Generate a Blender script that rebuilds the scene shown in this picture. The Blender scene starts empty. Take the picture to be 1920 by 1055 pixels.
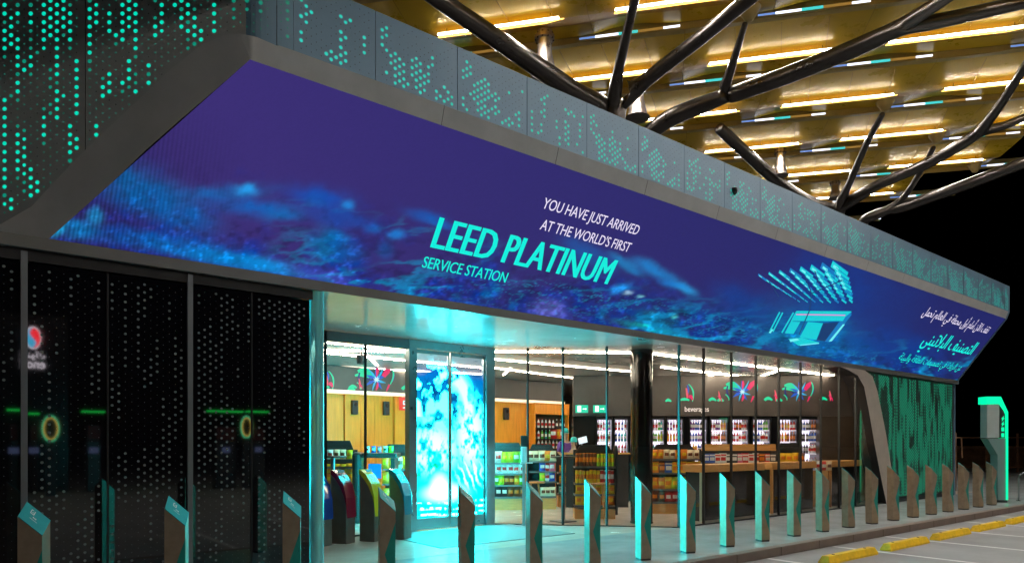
import bpy, bmesh, math, random
import numpy as np
from mathutils import Vector, Matrix
random.seed(7); rng = np.random.default_rng(7)
S = bpy.context.scene
COL = S.collection
# ------------------------------------------------------------------ camera, world, exposure
TH = math.radians(51.64); SN, CS = math.sin(TH), math.cos(TH)      # facade runs along +X, building towards +Y
F, CX, HY, HC = 1280.0, 960.0, 834.0, 1.6                          # a level 24 mm shift lens, 1.6 m above the pavement
cam = bpy.data.cameras.new('camera'); co = bpy.data.objects.new('camera', cam); COL.objects.link(co)
co.location = (0, 0, HC); co.rotation_euler = (math.pi/2, 0, TH - math.pi/2)
cam.sensor_width = 36; cam.lens = 36*F/1920; cam.shift_y = (HY-527.5)/1920
cam.clip_end = 2000; cam.clip_start = .05
S.camera = co
W = bpy.data.worlds.new('World'); S.world = W; W.use_nodes = True
wn = W.node_tree
bg = wn.nodes['Background']
sky = wn.nodes.new('ShaderNodeTexSky'); sky.sky_type = 'NISHITA'; sky.sun_disc = False
sky.sun_elevation = math.radians(-6); sky.sun_rotation = math.radians(200)
wn.links.new(sky.outputs[0], bg.inputs[0]); bg.inputs[1].default_value = .05
S.view_settings.view_transform = 'Standard'; S.view_settings.look = 'None'
S.view_settings.exposure = 0; S.view_settings.gamma = 1
S.cycles.use_denoising = True
S.cycles.max_bounces = 8; S.cycles.transparent_max_bounces = 16
S.cycles.sample_clamp_indirect = 6

# ------------------------------------------------------------------ geometry of the view, used to measure the place
def fr(r, d): return (r*SN + d*CS, -r*CS + d*SN)
def onD(px, py, d):
    x, y = fr((px-CX)/F*d, d); return Vector((x, y, HC + (HY-py)/F*d))
def ray(px, py):
    r = (px-CX)/F
    return Vector((r*SN + CS, -r*CS + SN, (HY-py)/F))
def onY(px, py, Y):
    v = ray(px, py); return Vector((0, 0, HC)) + v*(Y/v.y)
def onZ(px, py, z):
    v = ray(px, py); return Vector((0, 0, HC)) + v*((z-HC)/v.z)
def onP(px, py, p0, n):
    v = ray(px, py); o = Vector((0, 0, HC)); return o + v*((p0-o).dot(n)/v.dot(n))
def proj(p):
    r = p[0]*SN - p[1]*CS; d = p[0]*CS + p[1]*SN
    return CX + F*r/d, HY - F*(p[2]-HC)/d
def depth(p): return p[0]*CS + p[1]*SN
XV = CX + F*math.tan(TH)                 # where the facade lines run to
FWD = Vector((CS, SN, 0)); RGT = Vector((SN, -CS, 0)); UP = Vector((0, 0, 1))

# ------------------------------------------------------------------ materials
def srgb(r, g, b):
    f = lambda c: (c/255/12.92 if c/255 <= .04045 else ((c/255+.055)/1.055)**2.4)
    return (f(r), f(g), f(b))
MATS = {}
def M(name, col=(.5,.5,.5), rough=.5, metal=0, em=None, es=0, spec=.5, var=0, scale=4, bump=0, coat=0, stretch=None, mis=True, rvar=.15):
    if name in MATS: return MATS[name]
    m = bpy.data.materials.new(name); m.use_nodes = True
    nt = m.node_tree; b = nt.nodes['Principled BSDF']
    b.inputs['Base Color'].default_value = (*col, 1); b.inputs['Roughness'].default_value = rough
    b.inputs['Metallic'].default_value = metal; b.inputs['Specular IOR Level'].default_value = spec
    b.inputs['Coat Weight'].default_value = coat
    if em is not None:
        b.inputs['Emission Color'].default_value = (*em, 1); b.inputs['Emission Strength'].default_value = es
        if not mis: m.cycles.emission_sampling = 'NONE'
    if var:
        tc = nt.nodes.new('ShaderNodeTexCoord'); mp = nt.nodes.new('ShaderNodeMapping')
        nt.links.new(tc.outputs['Object'], mp.inputs[0])
        if stretch: mp.inputs['Scale'].default_value = stretch
        nz = nt.nodes.new('ShaderNodeTexNoise'); nz.inputs['Scale'].default_value = scale; nz.inputs['Detail'].default_value = 6
        nz.inputs['Roughness'].default_value = .65
        nt.links.new(mp.outputs[0], nz.inputs['Vector'])
        cr = nt.nodes.new('ShaderNodeMapRange'); cr.inputs[1].default_value = .3; cr.inputs[2].default_value = .7
        cr.inputs[3].default_value = 1-var; cr.inputs[4].default_value = 1+var
        nt.links.new(nz.outputs[0], cr.inputs[0])
        mx = nt.nodes.new('ShaderNodeVectorMath'); mx.operation = 'SCALE'
        mx.inputs[0].default_value = col
        nt.links.new(cr.outputs[0], mx.inputs['Scale']); nt.links.new(mx.outputs[0], b.inputs['Base Color'])
        rr = nt.nodes.new('ShaderNodeMapRange'); rr.inputs[3].default_value = max(.02, rough-rvar*rough*2); rr.inputs[4].default_value = min(1, rough+rvar*rough*2)
        nt.links.new(nz.outputs[0], rr.inputs[0]); nt.links.new(rr.outputs[0], b.inputs['Roughness'])
        if bump:
            bp = nt.nodes.new('ShaderNodeBump'); bp.inputs['Strength'].default_value = bump; bp.inputs['Distance'].default_value = .01
            n2 = nt.nodes.new('ShaderNodeTexNoise'); n2.inputs['Scale'].default_value = scale*12; n2.inputs['Detail'].default_value = 4
            nt.links.new(mp.outputs[0], n2.inputs['Vector'])
            nt.links.new(n2.outputs[0], bp.inputs['Height']); nt.links.new(bp.outputs[0], b.inputs['Normal'])
    MATS[name] = m; return m
def glass_mat(name, tint=(.93,.97,.97), ior=1.5, gl=1.0):
    m = bpy.data.materials.new(name); m.use_nodes = True; nt = m.node_tree; nt.nodes.clear()
    out = nt.nodes.new('ShaderNodeOutputMaterial'); mx = nt.nodes.new('ShaderNodeMixShader')
    tr = nt.nodes.new('ShaderNodeBsdfTransparent'); tr.inputs[0].default_value = (*tint, 1)
    go = nt.nodes.new('ShaderNodeBsdfGlossy'); go.inputs['Roughness'].default_value = .01; go.inputs[0].default_value = (gl, gl, gl, 1)
    fz = nt.nodes.new('ShaderNodeFresnel'); fz.inputs[0].default_value = ior
    nt.links.new(fz.outputs[0], mx.inputs[0]); nt.links.new(tr.outputs[0], mx.inputs[1]); nt.links.new(go.outputs[0], mx.inputs[2])
    nt.links.new(mx.outputs[0], out.inputs[0]); MATS[name] = m; return m
def attr_emit(name, strength=1.0, alpha=False, mis=True):
    m = bpy.data.materials.new(name); m.use_nodes = True; nt = m.node_tree
    b = nt.nodes['Principled BSDF']; b.inputs['Base Color'].default_value = (.004,.004,.005,1); b.inputs['Roughness'].default_value = .6; b.inputs['Specular IOR Level'].default_value = .1
    a = nt.nodes.new('ShaderNodeAttribute'); a.attribute_name = 'pixel_colour'
    nt.links.new(a.outputs['Color'], b.inputs['Emission Color']); b.inputs['Emission Strength'].default_value = strength
    if alpha: nt.links.new(a.outputs['Alpha'], b.inputs['Alpha'])
    if not mis: m.cycles.emission_sampling = 'NONE'
    MATS[name] = m; return m

steel_dark = M('dark_bronze_steel', (.125,.115,.11), .30, .85, var=.14, scale=3)
white_cap = M('fascia_cladding_metal', (.125,.215,.315), .42, .25, var=.07, scale=1.5)  # same cladding as the corner; cool light on the fascia put into this blue
skin_mat = M('corner_cladding_metal', (.40,.41,.43), .42, .15, var=.08, scale=1.5)
band_mat = M('frame_band_metal', (.44,.45,.47), .46, .1, var=.10, scale=2)
hole_lit = M('backlit_hole', (.01,.05,.04), .5, em=srgb(0,215,180), es=1.0, mis=False)
hole_dim = M('backlit_hole_dim', (.01,.05,.04), .5, em=srgb(10,140,115), es=.9, mis=False)
hole_teal = M('fascia_backlit_hole', (.01,.05,.05), .5, em=srgb(10,185,170), es=1.1, mis=False)
hole_green = M('wall_backlit_hole', (.01,.05,.03), .5, em=srgb(18,138,104), es=.95, mis=False)
hole_dark = M('small_hole', (.03,.04,.05), .6)
dark_glass = M('black_fritted_glass', (.004,.004,.006), .03, 0, spec=.9)
frit_dot = M('frit_dot', (.13,.165,.17), .35, var=.2, scale=1.5)
frit_small = M('frit_dot_small', (.10,.12,.125), .35)
alu = M('grey_mullion_metal', (.20,.215,.24), .4, .6, var=.08)
alu_dark = M('dark_metal', (.03,.03,.033), .35, .5, var=.15)
glass = glass_mat('clear_glass')
concrete = M('pavement_concrete', (.36,.40,.42), .24, var=.16, scale=1.2, bump=.05)
kerb_mat = M('kerb_stone', (.15,.115,.10), .7, var=.2, scale=3, bump=.2)
road_mat = M('parking_concrete', (.28,.28,.29), .5, var=.28, scale=.9, bump=.15)
white_paint = M('white_road_paint', (.75,.75,.75), .6, var=.15, scale=5)
yellow_paint = M('yellow_paint', (.80,.50,.01), .5, var=.20, scale=9, bump=.2)
floor_mat = M('store_floor_tile', (.55,.50,.45), .25, var=.08, scale=2)
soffit_mat = M('soffit_panel', (.48,.54,.55), .22, .4, var=.08, scale=1.2, rvar=.4)
ceil_mat = M('store_ceiling', (.30,.27,.265), .3, var=.06, scale=2)
wood = M('orange_wood_panel', (.72,.25,.022), .4, var=.18, scale=3, stretch=(6,6,.5))
wood_light = M('light_wood', (.60,.30,.09), .42, var=.16, scale=4, stretch=(1,1,6))
pale_wood = M('pale_timber_lining', (.62,.45,.28), .5, var=.15, scale=3, stretch=(8,8,.5))
dark_wall = M('dark_bulkhead', (.055,.045,.042), .5, var=.25, scale=2)
black_wall = M('black_cabinet', (.010,.009,.009), .22, var=.2)
gold = M('gold_canopy_membrane', (.78,.52,.035), .30, .05, var=.08, scale=.9, rvar=.25)
gold_dark = M('canopy_step_face', (.58,.32,.02), .4, .05, var=.12, scale=.9)  # darker copy of the gold: shade of the rising step put into the colour
gold_edge = M('canopy_pale_edge', (.60,.48,.20), .4, .1, var=.1)
led_white = M('led_white', (.8,.8,.8), .4, em=(1,.95,.88), es=215)
led_side = M('led_side_glow', (.8,.8,.8), .4, em=(1,.85,.6), es=9)
led_gold = M('led_gold_diffuser', (.8,.6,.2), .4, em=(1,.60,.12), es=3.2)
slot_white = M('slot_glow_white', (.8,.8,.8), .4, em=(.75,.82,1), es=2.0)
slot_cyan = M('slot_glow_cyan', (.3,.8,.8), .4, em=(.03,.62,.62), es=1.0)
slot_blue = M('slot_glow_blue', (.3,.5,.8), .4, em=(.18,.34,.85), es=.8)
slot_dark = M('slot_dark', (.03,.03,.05), .3)
slot_gold = M('slot_gold', (.4,.25,.08), .3, em=(.5,.28,.06), es=.5)
ceil_led = M('ceiling_led', (.8,.8,.8), .4, em=(1,.80,.58), es=75)
b_bronze = M('bollard_bronze', (.36,.28,.205), .36, .6, var=.2, scale=6)
b_teal = M('bollard_teal_top', (.02,.38,.40), .35, .1, var=.1, scale=6)
b_green = M('bollard_green_facet', (.01,.27,.23), .35, .3, var=.15, scale=6)
b_foot = M('bollard_foot', (.05,.045,.04), .5, .3)
icon_white = M('white_icon', (.85,.88,.88), .5)

# ------------------------------------------------------------------ mesh builder
class MB:
    def __init__(s): s.v = []; s.f = []; s.m = []
    def face(s, pts, mi=0):
        i = len(s.v); s.v += [tuple(p) for p in pts]; s.f.append(list(range(i, i+len(pts)))); s.m.append(mi)
    def box(s, c, size, rz=0, mi=0):
        hx, hy, hz = size[0]/2, size[1]/2, size[2]/2; ca, sa = math.cos(rz), math.sin(rz)
        s.obox(Vector((c[0]-hx*ca+hy*sa, c[1]-hx*sa-hy*ca, c[2]-hz)), Vector((ca,sa,0))*2*hx, Vector((-sa,ca,0))*2*hy, Vector((0,0,2*hz)), mi)
    def obox(s, o, a, b, c, mi=0):
        o, a, b, c = Vector(o), Vector(a), Vector(b), Vector(c); i = len(s.v)
        s.v += [tuple(p) for p in (o, o+a, o+a+b, o+b, o+c, o+a+c, o+a+b+c, o+b+c)]
        for q in ((0,3,2,1),(4,5,6,7),(0,1,5,4),(1,2,6,5),(2,3,7,6),(3,0,4,7)):
            s.f.append([i+k for k in q]); s.m.append(mi)
    def prism(s, poly, vec, mi=0, mi_side=None):
        i = len(s.v); n = len(poly); vec = Vector(vec); ms = mi if mi_side is None else mi_side
        s.v += [tuple(Vector(p)) for p in poly] + [tuple(Vector(p)+vec) for p in poly]
        s.f.append([i+k for k in range(n)]); s.m.append(mi)
        s.f.append([i+n+k for k in range(n-1,-1,-1)]); s.m.append(mi)
        for k in range(n):
            s.f.append([i+k, i+n+k, i+n+(k+1)%n, i+(k+1)%n]); s.m.append(ms)
    def tube(s, pts, rad, n=8, mi=0, cap=True):
        pts = [Vector(p) for p in pts]; i0 = len(s.v)
        if not hasattr(rad, '__len__'): rad = [rad]*len(pts)
        for k, p in enumerate(pts):
            t = (pts[min(k+1, len(pts)-1)] - pts[max(k-1, 0)]).normalized()
            u = t.cross(Vector((0,0,1)) if abs(t.z) < .9 else Vector((1,0,0))).normalized(); w = t.cross(u)
            for q in range(n):
                a = 2*math.pi*q/n; s.v.append(tuple(p + (u*math.cos(a) + w*math.sin(a))*rad[k]))
        for k in range(len(pts)-1):
            for q in range(n):
                s.f.append([i0+k*n+q, i0+k*n+(q+1)%n, i0+(k+1)*n+(q+1)%n, i0+(k+1)*n+q]); s.m.append(mi)
        if cap:
            s.f.append([i0+q for q in range(n)][::-1]); s.m.append(mi)
            s.f.append([i0+(len(pts)-1)*n+q for q in range(n)]); s.m.append(mi)
    def lathe(s, prof, c=(0,0,0), n=16, mi=0, sx=1, sy=1):
        i0 = len(s.v)
        for r, z in prof:
            for q in range(n):
                a = 2*math.pi*q/n; s.v.append((c[0]+r*sx*math.cos(a), c[1]+r*sy*math.sin(a), c[2]+z))
        for k in range(len(prof)-1):
            for q in range(n):
                s.f.append([i0+k*n+q, i0+k*n+(q+1)%n, i0+(k+1)*n+(q+1)%n, i0+(k+1)*n+q]); s.m.append(mi)
        s.f.append([i0+q for q in range(n)][::-1]); s.m.append(mi)
        s.f.append([i0+(len(prof)-1)*n+q for q in range(n)]); s.m.append(mi)
    def disc(s, c, u, v, r, n=8, mi=0):
        c, u, v = Vector(c), Vector(u), Vector(v)
        s.face([c + u*(r*math.cos(2*math.pi*k/n)) + v*(r*math.sin(2*math.pi*k/n)) for k in range(n)], mi)
    def build(s, name, mats, parent=None, local=False, smooth=False, bevel=0, fixn=True, angle=40):
        me = bpy.data.meshes.new(name)
        off = Vector((0,0,0)) if (local or parent is None) else wloc(parent)
        me.from_pydata([tuple(Vector(p)-off) for p in s.v], [], s.f)
        if not isinstance(mats, (list, tuple)): mats = [mats]
        for m in mats: me.materials.append(m)
        me.polygons.foreach_set('material_index', s.m)
        if fixn or smooth:
            bm = bmesh.new(); bm.from_mesh(me)
            if smooth: bmesh.ops.remove_doubles(bm, verts=bm.verts, dist=1e-4)
            if fixn: bmesh.ops.recalc_face_normals(bm, faces=bm.faces)
            bm.to_mesh(me); bm.free()
        if smooth:
            me.polygons.foreach_set('use_smooth', [True]*len(me.polygons))
            me.set_sharp_from_angle(angle=math.radians(angle))
        me.update()
        o = bpy.data.objects.new(name, me); COL.objects.link(o)
        if parent is not None: o.parent = parent
        if bevel:
            b = o.modifiers.new('bevel', 'BEVEL'); b.width = bevel; b.segments = 2; b.limit_method = 'ANGLE'
        return o
def wloc(o):
    l = Vector(o.location)
    while o.parent: o = o.parent; l = l + Vector(o.location)
    return l
def tag(o, label=None, cat=None, group=None, kind=None):
    if label: o['label'] = label
    if cat: o['category'] = cat
    if group: o['group'] = group
    if kind: o['kind'] = kind
    return o
def thing(name, label, cat, loc=(0,0,0), rz=0, group=None):
    o = bpy.data.objects.new(name, None); COL.objects.link(o); o.location = loc; o.rotation_euler = (0,0,rz)
    o.empty_display_size = .2
    return tag(o, label, cat, group)
def dup(root, loc, rz=None, label=None, group=None):
    r = root.copy(); COL.objects.link(r); r.location = loc
    if rz is not None: r.rotation_euler = (0,0,rz)
    if label: r['label'] = label
    if group: r['group'] = group
    for ch in list(root.children):
        c = ch.copy(); COL.objects.link(c); c.parent = r
        for g in ch.children:
            d = g.copy(); COL.objects.link(d); d.parent = c
    return r
def vnoise(x, y, seed=0):
    x = np.asarray(x, float); y = np.asarray(y, float)
    xi = np.floor(x).astype(np.int64); yi = np.floor(y).astype(np.int64); xf = x-xi; yf = y-yi
    def h(a, b):
        n = (a*374761393 + b*668265263 + seed*982451653) & 0x7fffffff
        n = ((n ^ (n >> 13))*1274126177) & 0x7fffffff
        return ((n ^ (n >> 16)) & 0xffff)/65535.0
    u = xf*xf*(3-2*xf); v = yf*yf*(3-2*yf)
    return (h(xi,yi)*(1-u)+h(xi+1,yi)*u)*(1-v) + (h(xi,yi+1)*(1-u)+h(xi+1,yi+1)*u)*v
def fbm(x, y, seed=0, o=4):
    t = 0; a = .5
    for k in range(o):
        t = t + a*vnoise(np.asarray(x)*2**k, np.asarray(y)*2**k, seed+k*17); a *= .5
    return t/(1-.5**o)
def ord_(n):
    return ['first','second','third','fourth','fifth','sixth','seventh','eighth','ninth','tenth','eleventh','twelfth','thirteenth','fourteenth','fifteenth',
            'sixteenth','seventeenth','eighteenth','nineteenth','twentieth','twenty-first','twenty-second','twenty-third','twenty-fourth'][n]

# ------------------------------------------------------------------ setting
YG, YL = 8.38, 8.30            # glass plane, lip plane
ZL = 3.56                      # lip / soffit height
XE = 24.8                      # right end of the building
mb = MB(); R = 600
mb.face([(-R,-R,-.14),(R,-R,-.14),(R,R,-.14),(-R,R,-.14)])
tag(mb.build('ground', road_mat), 'grey concrete parking ground running out into the dark', 'ground', kind='structure')
mb = MB(); YK = 5.8
mb.obox((-14, YK+.16, -.136), (60,0,0), (0,34,0), (0,0,.136))
o = mb.build('pavement', concrete); tag(o, 'pale smooth pavement in front of the store', 'pavement', kind='structure')
mb = MB(); x = -14.0
while x < 46:
    mb.obox((x+.004, YK, -.137), (1.192,0,0), (0,.157,0), (0,0,.140)); x += 1.2
tag(mb.build('kerb', kerb_mat, bevel=.012), 'brown kerb along the pavement edge', 'kerb', kind='structure')
mb = MB(); mb.face([(3.2,8.45,.004),(27,8.45,.004),(27,20,.004),(3.2,20,.004)])
o = mb.build('floor', floor_mat); tag(o, 'beige tiled store floor behind the glass', 'floor', kind='structure')
# parking bay lines
A = onZ(1658,1035,-.14); bayw = 2.03
mb = MB()
for k in range(-4, 8):
    x = A.x + k*bayw; mb.face([(x-.05,YK-.02,-.136),(x+.05,YK-.02,-.136),(x+.05,YK-5.2,-.136),(x-.05,YK-5.2,-.136)])
tag(mb.build('bay_marking', white_paint), 'white parking bay lines on the concrete', 'bay marking', kind='structure')
# wheel stops
p1, p2 = onZ(1660,1032,-.14), onZ(1742,1017,-.14); L = (p2-p1).length; ys = p1.y
proto = None; n = 0
for k in range(-1, 5):
    xc = (p1.x+p2.x)/2 + k*bayw
    lab = 'yellow concrete wheel stop, %s from the left of the row in the parking bays' % ord_(n); n += 1
    if proto is None:
        proto = thing('wheel_stop', lab, 'wheel stop', (xc, ys, -.14), 0, 'yellow wheel stops in the parking bays')
        m = MB(); prof = [(-.085,0),(-.085,.03),(-.05,.115),(.05,.115),(.085,.03),(.085,0)]
        e = .05; m2 = []
        a = [(-L/2 + (e if z > .05 else 0), y, z) for y, z in prof]; b = [(L/2 - (e if z > .05 else 0), y, z) for y, z in prof]
        m.face(a); m.face(b[::-1])
        for q in range(6): m.face([a[q], a[(q+1)%6], b[(q+1)%6], b[q]])
        m.build('stop_body', yellow_paint, proto, local=True, bevel=.012)
        for sx in (-1,1):
            m = MB(); m.lathe([(.022,.116),(.022,.122)], (sx*L*.32,0,0), 10); m.build('bolt', alu_dark, proto, local=True)
    else: dup(proto, (xc, ys, -.14), label=lab)

# ------------------------------------------------------------------ building shell
B = thing('store_building', 'long low service station store with perforated cladding, dark glass and canted front', 'building', (3.43, 8.38, 0))
# path of the cladding: frontal wing on the left, a soft corner, then the straight fascia
YF, ZT = 6.93, 6.45
DK = 6.85
def fasX(px):                                    # X on the fascia plane seen at column px
    v = ray(px, 0); return v.x*YF/v.y
path = []
for px in range(-200, 461, 10): path.append(Vector((*fr((px-CX)/F*DK, DK), 0)))
P0 = path[-1]; P2 = Vector((fasX(550), YF, 0)); tdir = RGT
tt = (YF-P0.y)/(tdir.y); P1 = P0 + tdir*tt
for k in range(1, 10):
    t = k/10; path.append(P0*(1-t)**2 + P1*2*t*(1-t) + P2*t*t)
path.append(P2)
outer = [(-200,560),(-40,446),(0,421),(59,387),(114,328),(159,282),(246,200),(318,132),(378,84),(419,67),(450,63),(482,70),(519,86)]
ZFB = 5.672
def botz(p):
    px, _ = proj((p.x, p.y, 0)); d = depth(p)
    if px > 519:
        return ZFB
    y = np.interp(px, [a for a, b in outer], [b for a, b in outer]); z = HC + (HY-y)*d/F
    return max(z, 3.5)
cum = [0]
for a, b in zip(path, path[1:]): cum.append(cum[-1] + (b-a).length)
cum = np.array(cum)
def at(s):
    s = min(max(s, 0), cum[-1]-1e-6); i = int(np.searchsorted(cum, s, side='right')-1)
    t = (s-cum[i])/(cum[i+1]-cum[i]); return path[i].lerp(path[i+1], t), (path[i+1]-path[i]).normalized()
HX, HZ = .0657, .0867
def s_of_px(px):
    pxs = [proj((p.x,p.y,0))[0] for p in path]; return float(np.interp(px, pxs, cum))
seams = [0, s_of_px(160), s_of_px(519), cum[-1]]
for k in range(3):
    m = MB(); a, b = seams[k]+.004, seams[k+1]-.004
    if k == 2: b = cum[-1]
    ss = np.linspace(a, b, 40 if k < 2 else 8); prev = None
    for s in ss:
        p, t = at(s); zb = botz(p); cur = (p, zb)
        if prev: m.face([(prev[0].x,prev[0].y,prev[1]),(p.x,p.y,zb),(p.x,p.y,ZT),(prev[0].x,prev[0].y,ZT)], 4 if s > s_of_px(470) else 0)  # bluer copy past the bend, the change of light put into the colour
        prev = cur
    c0 = int(a/HX)+1
    for c in range(c0, int(b/HX)+1):
        s = c*HX
        if s < a+.03 or s > b-.03: continue
        p, t = at(s); nrm = Vector((t.y, -t.x, 0)); p = p + nrm*.002
        for r in range(0, 40):
            z = ZT - .05 - r*HZ - (HZ/2 if c % 2 else 0)
            if z < botz(p)+.035: break
            v = vnoise(c*5.7+.5, r*.30 + c*.37, 3)*.70 + vnoise(c*.26, r*.16, 9)*.30 - .03 + .06*rng.random()
            lit = v > .50
            edge = k == 2 or s > s_of_px(430)
            if lit: m.disc((p.x,p.y,z), t, UP, .0215 if v > .56 else .018, 10, (1 if v > .54 and rng.random() > .12 else 2) if not edge else 2)
            else: m.disc((p.x,p.y,z), t, UP, .0075, 6, 2 if rng.random() < .8 else 3)
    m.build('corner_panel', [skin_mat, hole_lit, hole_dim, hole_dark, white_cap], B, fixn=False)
# fascia panels
PAT = [["....................",".....##.............","....##......###.....",".....#...........#..",".#..##......##...#..","##..........#....#..",".#..#.......##......","##.##.....#.##......","#..#......#..#...#.."],
["....................",".##.................",".##.................","##.......#..........","...###..###.#.......","...####.#####.......","....###.#####.......","....####.###..##.##.",".#..###..###.######."],
["....................","#.##................","####...#............",".##..####...........","#...#####.##........","#..######.#......#..","##..####.##......#..","##...####.#..###.#..",".#....####..####.#.."]]
xs0, xs1 = fasX(520), fasX(704); PW = xs1-xs0
k = 0; xa = xs0
first = P2.x
while xa < XE-.05:
    xb = min(xa+PW, XE-.02); m = MB(); x0 = max(xa, first)
    m.obox((x0+.004, YF, ZFB), (xb-x0-.008,0,0), (0,.03,0), (0,0,ZT-ZFB), 0)
    pat = PAT[k % 3]; dx = PW/20; dz = (ZT-ZFB)/9.3
    rows = pat
    for r in range(9):
        for c in range(20):
            x = xa + (c+.5)*dx; z = ZT - .06 - r*dz - (dz/2 if c % 2 else 0)
            if x > xb-.03 or x < x0+.03 or z < ZFB+.02: continue
            on = rows[r][c] == '#'
            if rng.random() < (.30 if k > 12 else .07 + .012*k) and r > 1: on = True
            if on: m.disc((x, YF-.002, z), (1,0,0), UP, .019+.003*rng.random(), 8, 1)
            elif rng.random() < .8: m.disc((x, YF-.002, z), (1,0,0), UP, .006, 5, 2)
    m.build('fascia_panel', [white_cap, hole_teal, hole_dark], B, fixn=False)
    xa += PW; k += 1
# the canted frame band round the screen
SB, ST = Vector((0, YL, 3.68)), Vector((0, 7.0, 5.462))          # screen bottom and top in section
SV = (ST-SB).normalized(); SNRM = Vector((0, -SV.z, SV.y)).normalized()
if SNRM.y > 0: SNRM = -SNRM
def onS(px, py): return onP(px, py, SB, SNRM)
inner = [(89,450),(140,405),(200,352),(273,282),(340,223),(400,172),(440,137),(468,112.5)]
outsel = outer[3:11]
m = MB(); prs = []
def skinpt(px, py):
    s = s_of_px(px); p, t = at(s); return Vector((p.x, p.y, HC+(HY-py)*depth(p)/F))
prs.append((skinpt(-30,440), onY(-30,HY-.1555*(XV-(-30)),YL)))
prs.append((skinpt(0,421), onY(30,HY-.1555*(XV-30),YL)))
for (a, b) in zip(outsel, inner): prs.append((skinpt(*a), onS(*b)))
for (a, b), (c, d) in zip(prs, prs[1:]): m.face([a, b, d, c])
pa_, xi0 = prs[-1], onS(471,110).x
for q_ in range(0, 15):
    s_ = s_of_px(456) + (cum[-1]-s_of_px(456))*q_/14; p_, t_q = at(s_); o_p = Vector((p_.x, p_.y, botz(p_)))
    f_ = max(0, (q_-2)/12); i_p = Vector((xi0+(P2.x-xi0)*f_, ST.y, ST.z))
    m.face([pa_[0], pa_[1], i_p, o_p]); pa_ = (o_p, i_p)
m.face([pa_[0], pa_[1], (P2.x,)+tuple(ST)[1:], (P2.x,YF,ZFB)])
nb = 12
for q in range(nb):
    xa_, xb_ = P2.x+(XE-P2.x)*q/nb, P2.x+(XE-P2.x)*(q+1)/nb-.006
    m.face([(xa_,YF,ZFB),(xa_,ST.y,ST.z),(xb_,ST.y,ST.z),(xb_,YF,ZFB)])
m.build('frame_band', band_mat, B, smooth=True, angle=60)
m = MB()
m.face([(-3,YL,ZL),(XE,YL,ZL),(XE,YL,3.68),(-3,YL,3.68)])
m.build('lip_trim', M('lip_trim_metal', (.16,.16,.155), .45, .3, var=.1, scale=2), B, fixn=False)
# soffit between lip and glass, in recess
m = MB(); m.obox((-3,YL+.004,ZL+.002), (XE+3,0,0), (0,3.2,0), (0,0,.05)); m.build('soffit', soffit_mat, B)
# roof, end wall, back
m = MB(); m.obox((-4,YF+.05,6.1), (XE+4,0,0), (0,13.5,0), (0,0,.12)); m.build('roof', alu_dark, B)
m = MB(); sec = [(YL,ZL),(YL,3.68),(ST.y,ST.z),(YF,ZFB),(YF,ZT),(YF+.12,ZT),(20,ZT),(20,0),(YG+.02,0),(YG+.02,ZL)]
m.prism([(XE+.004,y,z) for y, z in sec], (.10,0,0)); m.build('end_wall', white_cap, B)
m = MB(); m.obox((-4,20.05,0), (XE+4,0,0), (0,.2,0), (0,0,ZT)); m.obox((-4,9.5,0), (.2,0,0), (0,10.5,0), (0,0,ZT)); m.obox((-3.8,9.5,0),(7,0,0),(0,.1,0),(0,0,3.5))
m.build('rear_wall', dark_wall, B)
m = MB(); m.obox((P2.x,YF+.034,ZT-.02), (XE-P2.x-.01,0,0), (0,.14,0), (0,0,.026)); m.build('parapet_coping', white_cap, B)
# small black camera on the fascia
pc = onY(1376,357,YF)
cc = thing('security_camera', 'small black security camera stuck on the perforated fascia', 'camera', (pc.x, YF-.01, pc.z))
m = MB(); m.lathe([(.04,-.02),(.055,0),(.055,.05),(.03,.07)], (0,0,-.02), 14); m.build('camera_body', alu_dark, cc, local=True, smooth=True)
m = MB(); m.lathe([(.006,-.065),(.03,-.05),(.043,-.03),(.045,-.02)], (0,-.0,-.02), 14); m.build('lens', black_wall, cc, local=True, smooth=True)

# dark fritted glass on the left
def gX(px, Y=YG): v = ray(px,0); return v.x*Y/v.y
mull = [-330, 45, 355, 585]
XP = gX(586)
edges = [(-420,40),(50,200),(204,350),(360,470),(474,580)]
for a, b in edges:
    xa_, xb_ = gX(a), gX(b); m = MB()
    m.obox((xa_,YG,.03), (xb_-xa_,0,0), (0,.02,0), (0,0,3.40), 0)
    for c in range(int(xa_/.062), int(xb_/.062)+1):
        x = c*.062
        if x < xa_+.02 or x > xb_-.02: continue
        for r in range(40):
            z = 3.36 - r*.086 - (.043 if c % 2 else 0)
            if z < .06: break
            v = vnoise(c*.9, r*.2+c*.4, 31)*.6 + vnoise(c*.22, r*.17, 5)*.4
            if v > .55: m.disc((x, YG-.002, z), (1,0,0), UP, .0145, 8, 1)
            else: m.disc((x, YG-.002, z), (1,0,0), UP, .0045, 5, 2)
    m.build('dark_glass_panel', [dark_glass, frit_dot, frit_small], B, fixn=False)
for px, w, d in ((45,.055,.10),(202,.02,.02),(355,.055,.10),(472,.016,.02)):
    x = gX(px); m = MB(); m.obox((x-w/2, YG-d/2, .0), (w,0,0), (0,d,0), (0,0,3.53)); m.build('mullion', alu if d > .05 else alu_dark, B)
for z_, h_ in ((3.44,.11),(0,.03)):
    m = MB(); m.obox((-3,YG-.03,z_),(XP+3,0,0),(0,.08,0),(0,0,h_)); m.build('glazing_rail', alu_dark, B)
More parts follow.
